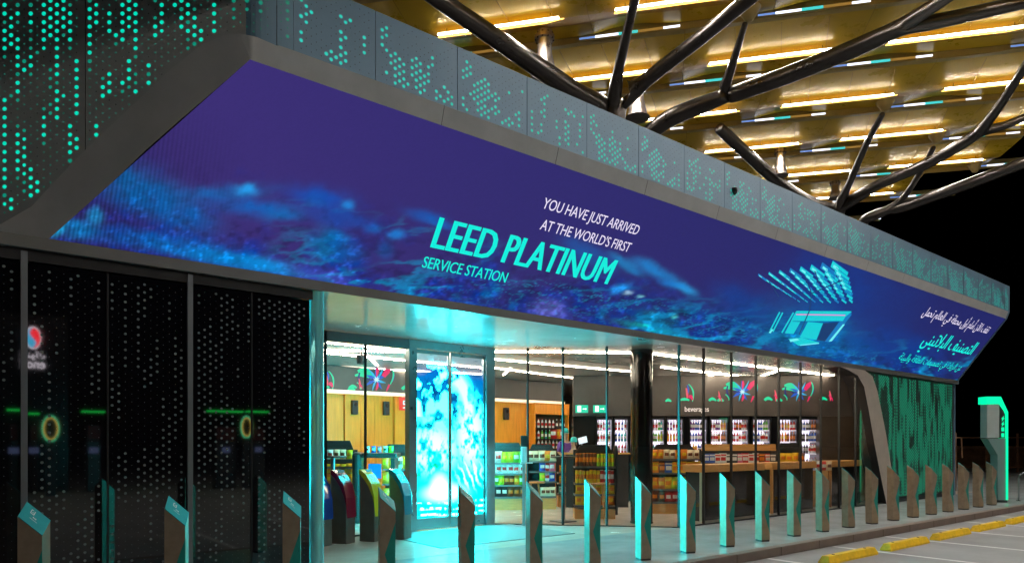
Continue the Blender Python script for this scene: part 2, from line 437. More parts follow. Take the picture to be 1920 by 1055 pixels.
# rounded glass corner post, door's cyan light put into its tint; dark return wall
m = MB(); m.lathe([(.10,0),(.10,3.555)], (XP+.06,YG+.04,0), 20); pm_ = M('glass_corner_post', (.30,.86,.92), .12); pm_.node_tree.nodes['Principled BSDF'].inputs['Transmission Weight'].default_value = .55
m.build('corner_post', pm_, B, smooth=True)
m = MB(); m.obox((XP-.22,YG+.14,0),(.12,0,0),(0,2.9,0),(0,0,3.55)); m.build('return_wall', black_wall, B)
m = MB()
xg = onY(605,834,11.1).x; m.obox((xg-.35,11.04,0),(.40,0,0),(0,.1,0),(0,0,3.55)); m.build('jamb', black_wall, B)

# glazed entrance: flat run at Y=11.1, oblique run out to the front, front run
YD = 11.1
def dX(px): return gX(px, YD)
C1 = Vector((dX(923), YD, 0)); C2 = Vector((gX(1273), YG, 0))
def pane(p, q, z0=.02, z1=3.55):
    m = MB(); m.face([(p.x,p.y,z0),(q.x,q.y,z0),(q.x,q.y,z1),(p.x,p.y,z1)]); return m.build('glass_pane', glass, B, fixn=False)
def fin(p, w=.03, d=.05, mat=None, z1=3.55):
    m = MB(); m.box((p.x,p.y,z1/2+.002), (w,d,z1-.01), 0); return m.build('glass_fin', mat or alu_dark, B)
pl = [Vector((dX(606),YD,0)), Vector((dX(685),YD,0)), Vector((dX(768),YD,0))]
for p, q in zip(pl, pl[1:]): pane(p, q)
fin(pl[1])
t_ = (C2-C1)
ob = [C1]
for px in (989.5,1055.5,1138,1209):
    v = ray(px,0); nn = Vector((t_.y,-t_.x,0)); k = C1.dot(nn)/v.dot(nn); ob.append(Vector((v.x*k, v.y*k, 0)))
ob.append(C2)
for p, q in zip(ob, ob[1:]): pane(p, q)
for p in ob[1:4]: fin(p, .034, .034)
fx = [C2] + [Vector((gX(px),YG,0)) for px in (1319,1371,1417,1460,1501,1539,1573,1604,1650)]
for p, q in zip(fx, fx[1:]): pane(p, q)
for p in fx[:-1]: fin(p, .03, .05)
for a_, b_, c_, d_ in (((C2.x,YG-.02,0),(gX(1660)-C2.x,0,0),(0,.05,0),(0,0,.025)),((pl[0].x,YD-.03,0),(pl[2].x-pl[0].x,0,0),(0,.06,0),(0,0,.03)),(C1+Vector((0,-.02,0)), t_, Vector((0,.05,0)), (0,0,.02))):
    m = MB(); m.obox(a_,b_,c_,d_); m.build('floor_track', alu_dark, B)
m = MB(); m.obox((pl[0].x,YD-.06,3.38),(pl[2].x-pl[0].x,0,0),(0,.1,0),(0,0,.17)); m.build('head_rail', alu, B)
# black round column behind the glass
pcol = onD(1203,834,14.05)
m = MB(); m.lathe([(.235,0),(.235,.03),(.225,.035),(.225,3.55)], (pcol.x,pcol.y,0), 28); m.build('column', M('black_gloss_column', (.012,.011,.012), .12, .2), B, smooth=True)

# sliding doors with led picture
m = MB()
for a, b in ((764,778),(908,924)):
    m.obox((dX(a),YD-.07,0),(dX(b)-dX(a),0,0),(0,.16,0),(0,0,3.55))
m.obox((dX(778),YD-.07,3.40),(dX(908)-dX(778),0,0),(0,.16,0),(0,0,.15))
m.build('door_frame', M('door_frame_metal', (.35,.42,.45), .3, .7, var=.08), B)
door_px = attr_emit('door_led_picture', 1.0, alpha=True)
def door_colour(u, v):            # u 0..1 across both leaves, v 0..1 upwards
    n = fbm(u*9, v*16, 4, 5); n2 = fbm(u*22, v*30, 8, 3); n3 = fbm(u*4+3, v*7, 12, 4)
    base = np.stack([.0+0*u, .050+.05*n3, .085+.03*n3], -1)
    top = np.clip((v-.55)/.35, 0, 1)[...,None]
    base = base*(1-top) + np.array([.0,.028,.105])*top
    low = np.clip((.42-v)/.2, 0, 1)[...,None]
    base = base*(1-low) + np.stack([0*u, .10+.05*n, .105+.04*n], -1)*low
    crown = np.exp(-(((u-.36)/.36)**2 + ((v-.66)/.24)**2)**2)
    halo = np.exp(-((np.sqrt(((u-.38)/.40)**2 + ((v-.66)/.235)**2)-1)/.16)**2)*(v > .62)
    wh = np.clip((n-.42)*7, 0, 1)*np.clip(crown*.35 + halo*1.6, 0, 1)
    r2 = np.exp(-(((u-.80)/.20)**2 + ((v-.52)/.20)**2)**2); wh = np.maximum(wh, r2*np.clip((n2*.5+n*.5-.40)*8, 0, 1))
    r3 = np.exp(-(((u-.25)/.34)**2 + ((v-.42)/.14)**2)**2); wh = np.maximum(wh, r3*np.clip((n2*.4+n*.6-.43)*8, 0, 1)*.9)
    pool = np.exp(-(((u-.42)/.30)**2 + ((v-.15)/.055)**2)**2) + .9*np.exp(-(((u-.36)/.14)**2+((v-.20)/.07)**2)**2)
    wh = np.maximum(wh, np.clip(pool, 0, 1)*np.clip(.6+n, 0, 1))
    wave = (np.sin(v*170 + 6*n3 + u*3) > .3)*(v < .10)*np.clip((n2-.40)*6, 0, 1); wh = np.maximum(wh, wave)
    grass = np.clip((np.sin((u*1.0+v*.8)*60+n*9)-.35)*2, 0, 1)*np.exp(-(((u-.8)/.2)**2+((v-.27)/.10)**2)**2); wh = np.maximum(wh, grass*.9)
    dark = np.clip((.50-n2)*7, 0, 1)*crown*np.clip((v-.45)*5, 0, 1)
    c = base*(1-.85*dark[...,None]) + np.array([0,.006,.045])*(.6*dark[...,None])
    gr = np.exp(-(((v-.31)/.07)**2))*np.clip((fbm(u*7,v*10,30,3)-.45)*6,0,1)*np.clip(1.3-u*1.2,0.15,1)
    c = c*(1-gr[...,None]*.8) + np.array([0,.10,.03])*gr[...,None]*.7
    c = c*(1-wh[...,None]) + np.array([.125,10.0,11.0])*wh[...,None]
    c = c*9.5*np.clip(.62+.6*(1-v),.6,1.1)[...,None]
    al = np.clip(1-(np.clip((v-.86)/.06,0,1)*.75*(1-np.clip(halo*1.2,0,1))), .2, 1)
    return c, al
def grid_emit(name, P, nu, nv, colf, mat, parent):
    us = np.linspace(0,1,nu); vs = np.linspace(0,1,nv); U, V = np.meshgrid(us, vs)
    off = np.array(wloc(parent)); pts = P(U, V) - off
    me = bpy.data.meshes.new(name); idx = np.arange(nu*nv).reshape(nv, nu)
    q = np.stack([idx[:-1,:-1], idx[:-1,1:], idx[1:,1:], idx[1:,:-1]], -1).reshape(-1,4)
    me.from_pydata(pts.reshape(-1,3).tolist(), [], q.tolist())
    c, al = colf(U, V); rgba = np.concatenate([c, al[...,None]], -1).reshape(-1,4).astype(np.float32)
    at_ = me.color_attributes.new('pixel_colour', 'FLOAT_COLOR', 'POINT'); at_.data.foreach_set('color', rgba.ravel())
    me.materials.append(mat); me.update()
    o = bpy.data.objects.new(name, me); COL.objects.link(o); o.parent = parent; return o
for a, b, u0, u1 in ((779,841.5,0,.49),(844,907.5,.51,1)):
    xa_, xb_ = dX(a), dX(b)
    m = MB(); m.obox((xa_,YD-.02,.02),(xb_-xa_,0,0),(0,.05,0),(0,0,.20)); m.obox((xa_,YD-.02,3.32),(xb_-xa_,0,0),(0,.05,0),(0,0,.07))
    for xx in (xa_, xb_-.022): m.obox((xx,YD-.02,.22),(.022,0,0),(0,.05,0),(0,0,3.10))
    sd = m.build('sliding_door', MATS['door_frame_metal'], B)
    def P(U, V, xa_=xa_+.024, xb_=xb_-.024): return np.stack([xa_+(xb_-xa_)*U, 0*U+YD-.004, .222+3.096*V], -1)
    grid_emit('led_picture', P, 90, 230, lambda U, V, u0=u0, u1=u1: door_colour(u0+(u1-u0)*U, V), door_px, sd)

# curved frame sweeping down on the right, green wall beyond
inn = [(1575,690),(1592,694),(1608,703),(1620,724),(1629,769),(1640,833),(1650,885),(1662,945)]
out = [(1600,690),(1622,694),(1636,705),(1645,732),(1654,775),(1663,822),(1672,880),(1680,943)]
m = MB(); Yf = YG-.10
ip = [onY(a,b,Yf) for a, b in inn]; op = [onY(a,b,Yf) for a, b in out]
for p in (ip[-1], op[-1]): p.z = .003
for p in (ip[0], op[0]): p.z = ZL
dv = Vector((0,.42,0))
for k in range(len(ip)-1):
    m.face([ip[k],op[k],op[k+1],ip[k+1]],0); m.face([ip[k],ip[k+1],ip[k+1]+dv,ip[k]+dv],1); m.face([op[k],op[k]+dv,op[k+1]+dv,op[k+1]],0)
m.build('sweeping_frame', [M('sweep_frame_metal', (.42,.36,.32), .5, .2, var=.12, scale=3), alu_dark], B, fixn=False)
XW = gX(1784)
m = MB(); poly = [Vector((p.x,YG-.03,p.z)) for p in op]
poly = [Vector((op[0].x,YG-.03,ZL))] + poly[1:-1] + [Vector((op[-1].x,YG-.03,.12)), Vector((XW,YG-.03,.12)), Vector((XW,YG-.03,ZL))]
m.prism(poly, (0,.05,0), 0)
zs = np.array([p.z for p in op][::-1]); xs_ = np.array([p.x for p in op][::-1])
for c in range(int(poly[0].x/.0657), int(XW/.0657)):
    x = c*.0657
    for r in range(40):
        z = ZL-.08 - r*.0867 - (.0433 if c % 2 else 0)
        if z < .17: break
        if x < np.interp(z, zs, xs_)+.05 or x > XW-.05: continue
        v = vnoise(c*1.9+.3, r*.115+c*.21, 77)*.60 + vnoise(c*.35, r*.20, 55)*.40
        if v > .445: m.disc((x, YG-.032, z), (1,0,0), UP, .033 if v > .50 else .024, 6, 1)
        elif rng.random() < .5: m.disc((x, YG-.032, z), (1,0,0), UP, .010, 5, 1)
m.build('perforated_wall', [M('dark_green_wall', (.02,.045,.04), .5, .2, var=.15), hole_green], B, fixn=False)
m = MB(); m.obox((op[-1].x+.01,YG-.05,0),(XW-op[-1].x,0,0),(0,.06,0),(0,0,.115)); m.build('wall_plinth', alu_dark, B)
m = MB(); m.obox((XW+.004,YG-.03,0),(.06,0,0),(0,10,0),(0,0,ZL-.01)); m.build('side_wall', M('dark_side_wall', (.06,.06,.065), .5, .2, var=.15), B)

# ------------------------------------------------------------------ led screen with its picture and lettering
SL = (ST-SB).length
SCR = thing('led_screen', 'long canted LED screen showing LEED PLATINUM lettering over a blue underwater picture', 'screen', (onS(89,450).x, YL, 3.68))
l0, l1 = onS(89,450), onS(471,110)
t0_, t1_ = (l0-SB).dot(SV), (l1-SB).dot(SV)
def scr_P(U, V):
    T = t0_ + (SL-t0_)*V
    Y = SB.y + SV.y*T; Z = SB.z + SV.z*T
    XL_ = l0.x + (l1.x-l0.x)*np.clip((T-t0_)/(t1_-t0_), 0, 1)
    inv = lambda X: XV - F*Y/(CS*(Y*SN + X*CS))*1.0
    pl_, pr_ = XV - F*Y/(CS*(XL_*CS+Y*SN)), XV - F*Y/(CS*((XE-.03)*CS+Y*SN))
    px = pl_ + (pr_-pl_)*U
    X = (F*Y/(CS*(XV-px)) - Y*SN)/CS
    return np.stack([X, Y, Z], -1)
BL = [(250,350,60,33,15,(0,108,182),.85),(330,392,62,28,22,(0,105,185),.75),(420,360,62,11,-3,(0,112,195),.75),(462,356,16,9,0,(40,160,240),.95),
(178,405,13,12,0,(25,150,215),.95),(152,430,24,14,0,(25,150,220),.9),(110,428,16,8,-38,(30,190,240),.95),(280,450,130,15,8,(0,100,195),.75),
(420,485,105,13,12,(0,128,205),.9),(505,500,42,11,10,(10,138,215),.75),(605,518,52,11,12,(70,85,195),.65),(470,388,62,14,8,(0,98,188),.75),
(600,372,50,18,10,(0,82,185),.75),(655,384,9,8,0,(35,140,230),.95),(530,402,28,11,0,(0,110,188),.65),(612,455,24,24,10,(0,110,178),.85),(640,468,34,20,20,(0,92,170),.7),
(640,410,52,14,8,(0,78,175),.65),(745,442,13,8,0,(25,125,212),.8),(702,428,14,8,0,(10,100,190),.6),(800,405,30,9,12,(0,98,195),.6),(830,420,22,6,12,(0,110,205),.6),(720,470,12,14,0,(0,90,170),.5),
(1110,478,46,14,24,(10,105,190),.55),(1178,495,26,7,34,(20,150,220),.75),(1232,508,34,9,26,(20,145,225),.7),(1285,540,18,7,30,(40,165,235),.85),(1265,533,20,6,10,(20,130,215),.7),
(1166,541,15,6,-24,(35,150,245),.95),(1180,548,7,3,-20,(170,215,250),.9),(1204,553,5,3,0,(130,215,235),.9),(1030,581,26,17,0,(92,92,178),.75),(965,536,18,10,20,(70,90,175),.5),
(914,553,9,9,0,(0,100,160),.7),(930,540,7,9,0,(0,95,165),.7),(960,575,6,10,0,(0,100,170),.5),(1130,585,7,9,0,(0,110,170),.6),(1232,603,32,17,8,(0,115,145),.7),(1264,590,6,4,30,(90,230,220),.8),
(1560,535,70,60,20,(0,62,150),.6),(1520,615,75,38,12,(0,105,175),.8),(1480,640,60,20,14,(0,120,180),.6),(1590,650,50,25,14,(0,85,160),.7),(1690,655,70,30,18,(0,62,150),.7),(1660,560,60,50,20,(10,60,140),.35),
(1380,560,40,20,20,(0,65,150),.6),(1420,600,60,30,20,(0,70,150),.6),(1330,590,50,20,20,(0,70,150),.55),(1240,622,60,5,15,(0,190,170),.6)]  # last patch: teal reflection along the bottom edge painted into the picture
def scr_colour(U, V):
    P = scr_P(U, V); X, Y, Z = P[...,0], P[...,1], P[...,2]
    d = X*CS + Y*SN; px = CX + F*(X*SN - Y*CS)/d; py = HY - F*(Z-HC)/d
    k = np.clip((px-200)/1500, 0, 1)[...,None]
    lin = lambda c: np.array(srgb(*c))
    c = lin((62,47,118))*(1-k) + lin((34,38,102))*k
    n = fbm(X*.9, V*4, 2, 5)
    nn = fbm(px/90.0, py/70.0, 21, 5)
    wb = np.clip((.36 - .10*k[...,0]*0 - V + (nn-.5)*1.0)*3.2, 0, 1)*np.clip(1.15-.3*(px<420), 0, 1)
    wb = np.maximum(wb, np.clip((330-px)/240, 0, 1)*np.clip((.75-V)*3, 0, 1)*.75)
    rock = fbm(px/16.0 + 2*nn, py/11.0, 113, 5); wb = wb*np.clip(.25 + 1.5*(rock-.22), .15, 1.15)
    blue = lin((0,44,150))*(1-k) + lin((0,50,132))*k
    c = c*(1-wb[...,None]*.85) + blue*wb[...,None]*.85
    tex = fbm(px/26.0, py/22.0, 5, 4)
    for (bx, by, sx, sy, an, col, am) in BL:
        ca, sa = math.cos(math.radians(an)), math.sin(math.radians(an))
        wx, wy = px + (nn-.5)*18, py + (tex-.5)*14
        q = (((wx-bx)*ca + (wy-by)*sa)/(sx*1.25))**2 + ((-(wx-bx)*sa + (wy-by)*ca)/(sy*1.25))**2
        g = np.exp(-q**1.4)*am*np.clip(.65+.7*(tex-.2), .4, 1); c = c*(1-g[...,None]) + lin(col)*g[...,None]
    rg = 1-2*np.abs(fbm(px/70.0+py/90.0, py/24.0, 201, 5)-.5); lowm = np.clip((.50-V)*4, 0, 1)*np.clip((px-480)/160, 0, 1)
    dt = np.clip((rg-.82)*7, 0, 1)*lowm*np.clip(fbm(px/110.0, py/60.0, 202, 3)*2.6-.75, 0, 1)
    c = c*(1-.85*dt[...,None]) + lin((10,135,190))*(.85*dt[...,None])
    fine = np.clip((fbm(px/8.0, py/7.0, 203, 3)-.55)*5, 0, 1)*np.clip((.55-V)*3, 0, 1)*wb; c = c*(1+1.3*fine[...,None])
    c = c*(1 - (.30*np.clip((.55-V)*3, 0, 1)*np.clip((.5-rock)*5, 0, 1))[...,None])
    # ripples of the water line
    yl = np.interp(px, [760,1000,1180,1400,1600,1780], [505,527,556,600,655,705])
    band = np.exp(-((py-yl-10)/np.where(py>yl+10, 46, 14))**2)*np.clip((px-760)/200, 0, 1)*np.clip((1790-px)/90,0,1)
    rip = np.abs(fbm(px/19.0 + py/60, py/6.0, 41, 4)-.5)
    sp = np.clip((.030-rip)*40, 0, 1)*band
    c = c*(1-sp[...,None]*.75) + lin((25,140,185))*sp[...,None]*.75
    dk = np.clip((fbm(px/30.0, py/12.0, 61, 3)-.5)*4, 0, 1)*band; c = c*(1-dk[...,None]*.45)
    bub = np.clip((vnoise(px/7.0, py/6.0, 71)-.93)*16, 0, 1)*np.clip((py-yl)/10, 0, 1)*np.clip(band*1.5, 0, 1); c = c + lin((20,120,170))*bub[...,None]*.6
    # coarse line pattern of the panel's pixels towards the near end
    mo = np.clip((470-px)/260, 0, 1)*np.clip((.80-V)*4, 0, 1)
    st = .5+.5*np.sin(px*2*math.pi/8.4 + py*.11 + ((py-330)/95.0)**2)
    c = c*(1-.62*(mo*st)[...,None])
    c = c*(1 + .10*(vnoise(px/2.2, py/2.2, 91)[...,None]-.5))
    return c*1.02, np.ones_like(px)
scr_mat = attr_emit('led_screen_picture', 1.0)
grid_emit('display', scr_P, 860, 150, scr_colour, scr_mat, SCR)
m = MB(); off = -SNRM*.02
m.face([l0+off, Vector((XE-.03,SB.y,SB.z))+off, Vector((XE-.03,ST.y,ST.z))+off, l1+off]); m.build('backing', alu_dark, SCR, fixn=False)

JOIN = {}
def shp(c, iso, fin=None, ini=None, med=None): JOIN[c] = (iso, fin, ini, med)
shp('ا','\ufe8d','\ufe8e'); shp('أ','\ufe83','\ufe84'); shp('آ','\ufe81','\ufe82'); shp('د','\ufea9','\ufeaa'); shp('ر','\ufead','\ufeae'); shp('و','\ufeed','\ufeee'); shp('ة','\ufe93','\ufe94')
for c, b in (('ت',0xfe95),('ح',0xfea1),('م',0xfee1),('ل',0xfedd),('ف',0xfed1),('ق',0xfed5),('ن',0xfee5),('ي',0xfef1),('ص',0xfeb9),('ب',0xfe8f),('ع',0xfec9),('ط',0xfec1),('ئ',0xfe89),('ك',0xfed9),('إ',0)):
    if b: shp(c, chr(b), chr(b+1), chr(b+2), chr(b+3))
shp('إ','\ufe87','\ufe88')
def shape(word):
    w = word; o = []
    for i, c in enumerate(w):
        if c not in JOIN: o.append(c); continue
        prev = i > 0 and w[i-1] in JOIN and JOIN[w[i-1]][2] is not None
        nxt = i < len(w)-1 and w[i+1] in JOIN and JOIN[c][2] is not None
        iso, fin_, ini, med = JOIN[c]
        o.append(med if prev and nxt and med else fin_ if prev and fin_ else ini if nxt and ini else iso)
    s = ''.join(o)
    for a, b, r_ in (('\ufedf\ufe8e','','\ufefb'),('\ufee0\ufe8e','','\ufefc'),('\ufedf\ufe82','','\ufef5'),('\ufee0\ufe82','','\ufef6'),('\ufedf\ufe84','','\ufef7')): s = s.replace(a, r_)
    return s
def rtl(txt): return ' '.join(shape(w)[::-1] for w in txt.split(' ')[::-1])
def text_geo(body, bold=0, space=1.0):
    c = bpy.data.curves.new('lettering', 'FONT'); c.body = body; c.offset = bold; c.space_character = space; c.resolution_u = 3
    o = bpy.data.objects.new('lettering', c); COL.objects.link(o); bpy.context.view_layer.update()
    me = bpy.data.meshes.new_from_object(o.evaluated_get(bpy.context.evaluated_depsgraph_get()))
    v = [tuple(q.co) for q in me.vertices]; f = [list(p.vertices) for p in me.polygons]
    bpy.data.objects.remove(o); bpy.data.curves.remove(c); bpy.data.meshes.remove(me); return v, f
def lay_text(body, name, mat, parent, O, ex, ey, nrm, w, h, cap=.727, bold=0, space=1.0, thick=.004):
    v, f = text_geo(body, 0, space); x0 = min(q[0] for q in v); x1 = max(q[0] for q in v)
    sx = w/(x1-x0); sy = h/cap; m = MB()
    for c_ in ((0,) if not bold else (-bold, 0, bold)):
        n0 = len(m.v); m.v += [tuple(O + ex*((q[0]-x0+c_)*sx) + ey*(q[1]*sy) + nrm*(thick+c_*.05)) for q in v]; m.f += [[i+n0 for i in p] for p in f]
    m.m = [0]*len(m.f)
    return m.build(name, mat, parent, fixn=False)
txt_white = M('screen_text_white', (0,0,0), .5, em=srgb(232,222,248), es=1.0)
txt_cyan = M('screen_text_cyan', (0,0,0), .5, em=srgb(0,232,215), es=1.05)
EX = Vector((1,0,0))
def scr_text(body, mat, bl, br, top, **kw):
    a, b, c = onS(*bl), onS(*br), onS(*top)
    t = ((a-SB).dot(SV)+(b-SB).dot(SV))/2; O = Vector((a.x,0,0)) + Vector((0,SB.y,SB.z)) + SV*t
    return lay_text(body, 'lettering', mat, SCR, O, EX, SV, SNRM, b.x-a.x, (c-SB).dot(SV)-t, **kw)
scr_text('LEED PLATINUM', txt_cyan, (808,462.5), (1137,533), (831.5,404.5), bold=.032, space=1.0)
scr_text('SERVICE STATION', txt_cyan, (790,501), (947,529), (800,479.5), bold=.014, space=.97)
scr_text('YOU HAVE JUST ARRIVED', txt_white, (1015,390), (1194,440), (1020,368), bold=.004, space=.97)
scr_text("AT THE WORLD'S FIRST", txt_white, (1011,430), (1178,472), (1019.6,409.5), bold=.004, space=.97)
scr_text(rtl('تقف الآن أمام أول محطة في العالم تحمل'), txt_white, (1727,592), (1851,623), (1743,575), bold=.006, cap=.72)
scr_text(rtl('التصنيف البلاتيني'), txt_cyan, (1724,648), (1822,661), (1760,622), bold=.02, cap=.72)
scr_text(rtl('عن الريادة في تصميمات الطاقة والبيئة'), txt_cyan, (1682,675), (1800,693), (1706,663), bold=.006, cap=.72)
# drawing of the station under its canopy on the screen
g1 = M('graphic_cyan', (0,0,0), .5, em=srgb(0,205,215), es=1.0); g2 = M('graphic_pale', (0,0,0), .5, em=srgb(110,240,245), es=1.0); g3 = M('graphic_blue', (0,0,0), .5, em=srgb(0,120,190), es=1.0); g4 = M('graphic_pink', (0,0,0), .5, em=srgb(230,120,200), es=1.0); g5 = M('graphic_navy', (0,0,0), .5, em=srgb(0,52,110), es=1.0)
m = MB()
def gp(pts, mi, k=.003): m.face([onS(1400+x/5.023, 470+y/5.023) + SNRM*k for x, y in pts], mi)
def gl(x0, y0, x1, y1, w, mi, k=.0045):
    l = math.hypot(x1-x0, y1-y0); nx, ny = -(y1-y0)/l*w, (x1-x0)/l*w
    gp([(x0-nx,y0-ny),(x1-nx,y1-ny),(x1+nx,y1+ny),(x0+nx,y0+ny)], mi, k)
TLc, TRc, BLc, BRc = (110,215),(810,92),(520,490),(985,488)
for j in range(8):
    v0 = (j/8)**.85; v1 = ((j+1)/8)**.85
    for i in range(8):
        u = i/7.0
        def bi(u, v): return ((TLc[0]*(1-u)+TRc[0]*u)*(1-v)+(BLc[0]*(1-u)+BRc[0]*u)*v, (TLc[1]*(1-u)+TRc[1]*u)*(1-v)+(BLc[1]*(1-u)+BRc[1]*u)*v)
        x, y = bi(u, v0); sc = (.55+.5*u)*(1-.75*v0); ln = (140*sc, 105*sc); th = (16+44*u)*(1-.75*v0)
        if x+ln[0] > 1000: ln = (1000-x, ln[1]*.8)
        gp([(x,y),(x+ln[0],y+ln[1]),(x+ln[0]-th*.35,y+ln[1]+th),(x-th*.35,y+th)], 0 if (i+j)%3 else 2, .003)
        if j < 5: gp([(x+ln[0]*.12-th*.15,y+ln[1]*.12+th*.35),(x+ln[0]*.45-th*.15,y+ln[1]*.45+th*.35),(x+ln[0]*.45-th*.3,y+ln[1]*.45+th*.8),(x+ln[0]*.12-th*.3,y+ln[1]*.12+th*.8)], 1, .0045)
        gl(x, y, x+ln[0], y+ln[1], 3, 2, .0045)
gp([(470,565),(985,568),(985,600),(935,652),(425,655),(450,600)], 0); gp([(440,610),(930,615),(905,660),(415,660)], 0, .004)
gp([(468,592),(930,600),(925,610),(462,603)], 3, .005); gp([(575,668),(718,680),(655,838),(500,812)], 0); gp([(430,665),(505,668),(440,782),(368,775)], 0)
gp([(870,668),(985,575),(985,605),(785,860),(735,852)], 2, .0035); gp([(905,690),(925,690),(800,850),(770,852)], 1, .005); gp([(720,680),(865,672),(740,850),(660,840)], 4, .003)
for a in ((310,575,220,750),(338,580,245,760),(440,580,330,770),(470,570,365,775)): gl(*a, 7, 0)
gp([(235,735),(250,738),(225,775),(205,770)],1); gp([(390,828),(520,815),(680,862),(490,892)],0); gp([(400,835),(470,822),(500,838),(410,858)],1,.005); gl(500,888,680,868,5,1,.005)
for a in ((610,400,590,560),(590,560,490,790),(610,400,545,230),(610,400,900,275),(640,190,675,300),(210,290,300,430)): gl(*a, 5, 4, .006)
m.build('station_graphic', [g1,g2,g3,g4,g5], SCR, fixn=False)

# ------------------------------------------------------------------ canopy of tilted gold panels
ZC = 12.0
A0 = onZ(1442.5, 93, ZC)
LA, LB = Vector((3.65,0,0)), Vector((2.75,-3.41,0))
bh = LB.normalized(); ph = Vector((-bh.y, bh.x, 0))
if ph.dot(FWD) < 0: ph = -ph
per = LA.dot(ph); LT = LB.length - .015
CAN = thing('canopy', 'high canopy of gold tilted panels with slim strip lights over the forecourt and store', 'canopy', (A0.x, A0.y, ZC))
def tile():
    prof = [(-.5*per,.0),(-.5*per+.14,-.045),(-.05*per,-.05),(.10*per,-.04),(.30*per,.10),(.5*per-.01,.155)]
    m = MB(); nq = 16
    for a in range(nq):
        q0, q1 = -LT/2+LT*a/nq, -LT/2+LT*(a+1)/nq
        for k in range(len(prof)-1):
            P = []
            for (p, z), q in ((prof[k],q0),(prof[k+1],q0),(prof[k+1],q1),(prof[k],q1)):
                f_ = q/LT; bw = math.exp(-((f_+.29)/.19)**2) + math.exp(-((f_-.71)/.19)**2)
                z = z + (.13*bw-.03 if p > .49*per else .05*bw if p > .25*per else 0) - (.05*bw if p < -.49*per else 0)
                P.append(ph*p + bh*q + UP*(z + .07*(1-(2*q/LT)**2)*(1 if k else .8)*(abs(p)/per)))
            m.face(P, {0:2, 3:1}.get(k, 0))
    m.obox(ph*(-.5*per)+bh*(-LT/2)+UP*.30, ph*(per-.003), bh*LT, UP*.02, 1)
    for a in range(1,4):           # seams between the membrane sheets
        q = -LT/2 + LT*a/4
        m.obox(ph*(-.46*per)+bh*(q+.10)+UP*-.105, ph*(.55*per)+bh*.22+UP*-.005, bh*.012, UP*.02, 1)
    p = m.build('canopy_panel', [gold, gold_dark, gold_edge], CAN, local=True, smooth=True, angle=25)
    m = MB(); h = 1.52
    z = -.205
    m.prism([ph*-.03+bh*-h+UP*z, ph*.006+bh*-h+UP*z, ph*.006+bh*h+UP*z, ph*-.03+bh*h+UP*z], UP*.03, 0, 3)
    m.obox(ph*.012+bh*-h+UP*(z-.01), ph*.025, bh*2*h, UP*.05, 2)
    m.obox(ph*-.034+bh*-h+UP*(z+.034), ph*.05, bh*2*h, UP*.008, 2)  # added cover plate, blocks the strip's upward light on the panel
    for q_ in (-1.3,1.3): m.obox(ph*.018+bh*q_+UP*(z+.04), ph*.012, bh*.012, UP*.12, 2)  # added hangers, strip lowered so that it washes the panel
    m.prism([ph*.045+bh*-h+UP*z, ph*.125+bh*(-h-.04)+UP*z, ph*.14+bh*(h-.35)+UP*z, ph*.05+bh*(h+.12)+UP*z], UP*.025, 1)
    m.build('strip_light', [led_white, led_gold, alu_dark, led_side], p, local=True)
    m = MB(); rr = random.Random(3); q = .04; p_ = .5*per+.02  # added glowing segments standing in for the bright spots in the panel gap
    z0, z1 = 0.07, .135
    segs = []; q = .42
    while q < 1.0:
        w = rr.uniform(.06,.20); segs.append((q, min(q+w,1.0))); q += w
    for a, (qa, qb) in enumerate(segs):
        mi = rr.choice([0,2,1,0,4,2,0,1])
        o_ = ph*p_ + bh*(LT*(qa)) + UP*z0
        hh = .35+.65*math.sin(math.pi*min(1,(qa-.42+.04)/.62))**.5 if qa < .97 else .3; m.obox(o_+UP*(z1-z0)*(1-hh)*.5, bh*(LT*(qb-qa)-.004), ph*.01, UP*(z1-z0)*hh, mi)
    m.obox(ph*(p_+.012)+bh*(-LT*.5)+UP*(.0), bh*(LT*1.49), ph*.02, UP*.31, 5)
    m.build('slot_glow', [slot_white, slot_cyan, slot_blue, slot_dark, slot_gold, gold_edge], p, local=True)
    return p
tp = tile(); firstt = True; ntile = 0
for j in range(-6, 7):
    for i in range(-14, 15):
        c = LA*i + LB*j; w = A0 + c
        if not (-2 < w.x < 29.6 and -9 < w.y < 17.5): continue
        if w.x < 9 and -1.5 < w.y < 8: continue  # unseen panels: left patch omitted to dim the pavement, the rest light the forecourt
        if w.x < 2.5 and w.y > 8: continue
        q = Vector((c.x, c.y, 0)); ntile += 1
        if firstt: tp.location = q; firstt = False
        else:
            r_ = tp.copy(); COL.objects.link(r_); r_.parent = CAN; r_.location = q
            for ch in tp.children:
                k_ = ch.copy(); COL.objects.link(k_); k_.parent = r_
print('tiles', ntile)
def CP(px, py, k): return onD(px, py, k*(ZC-HC)*F/(HY-py))
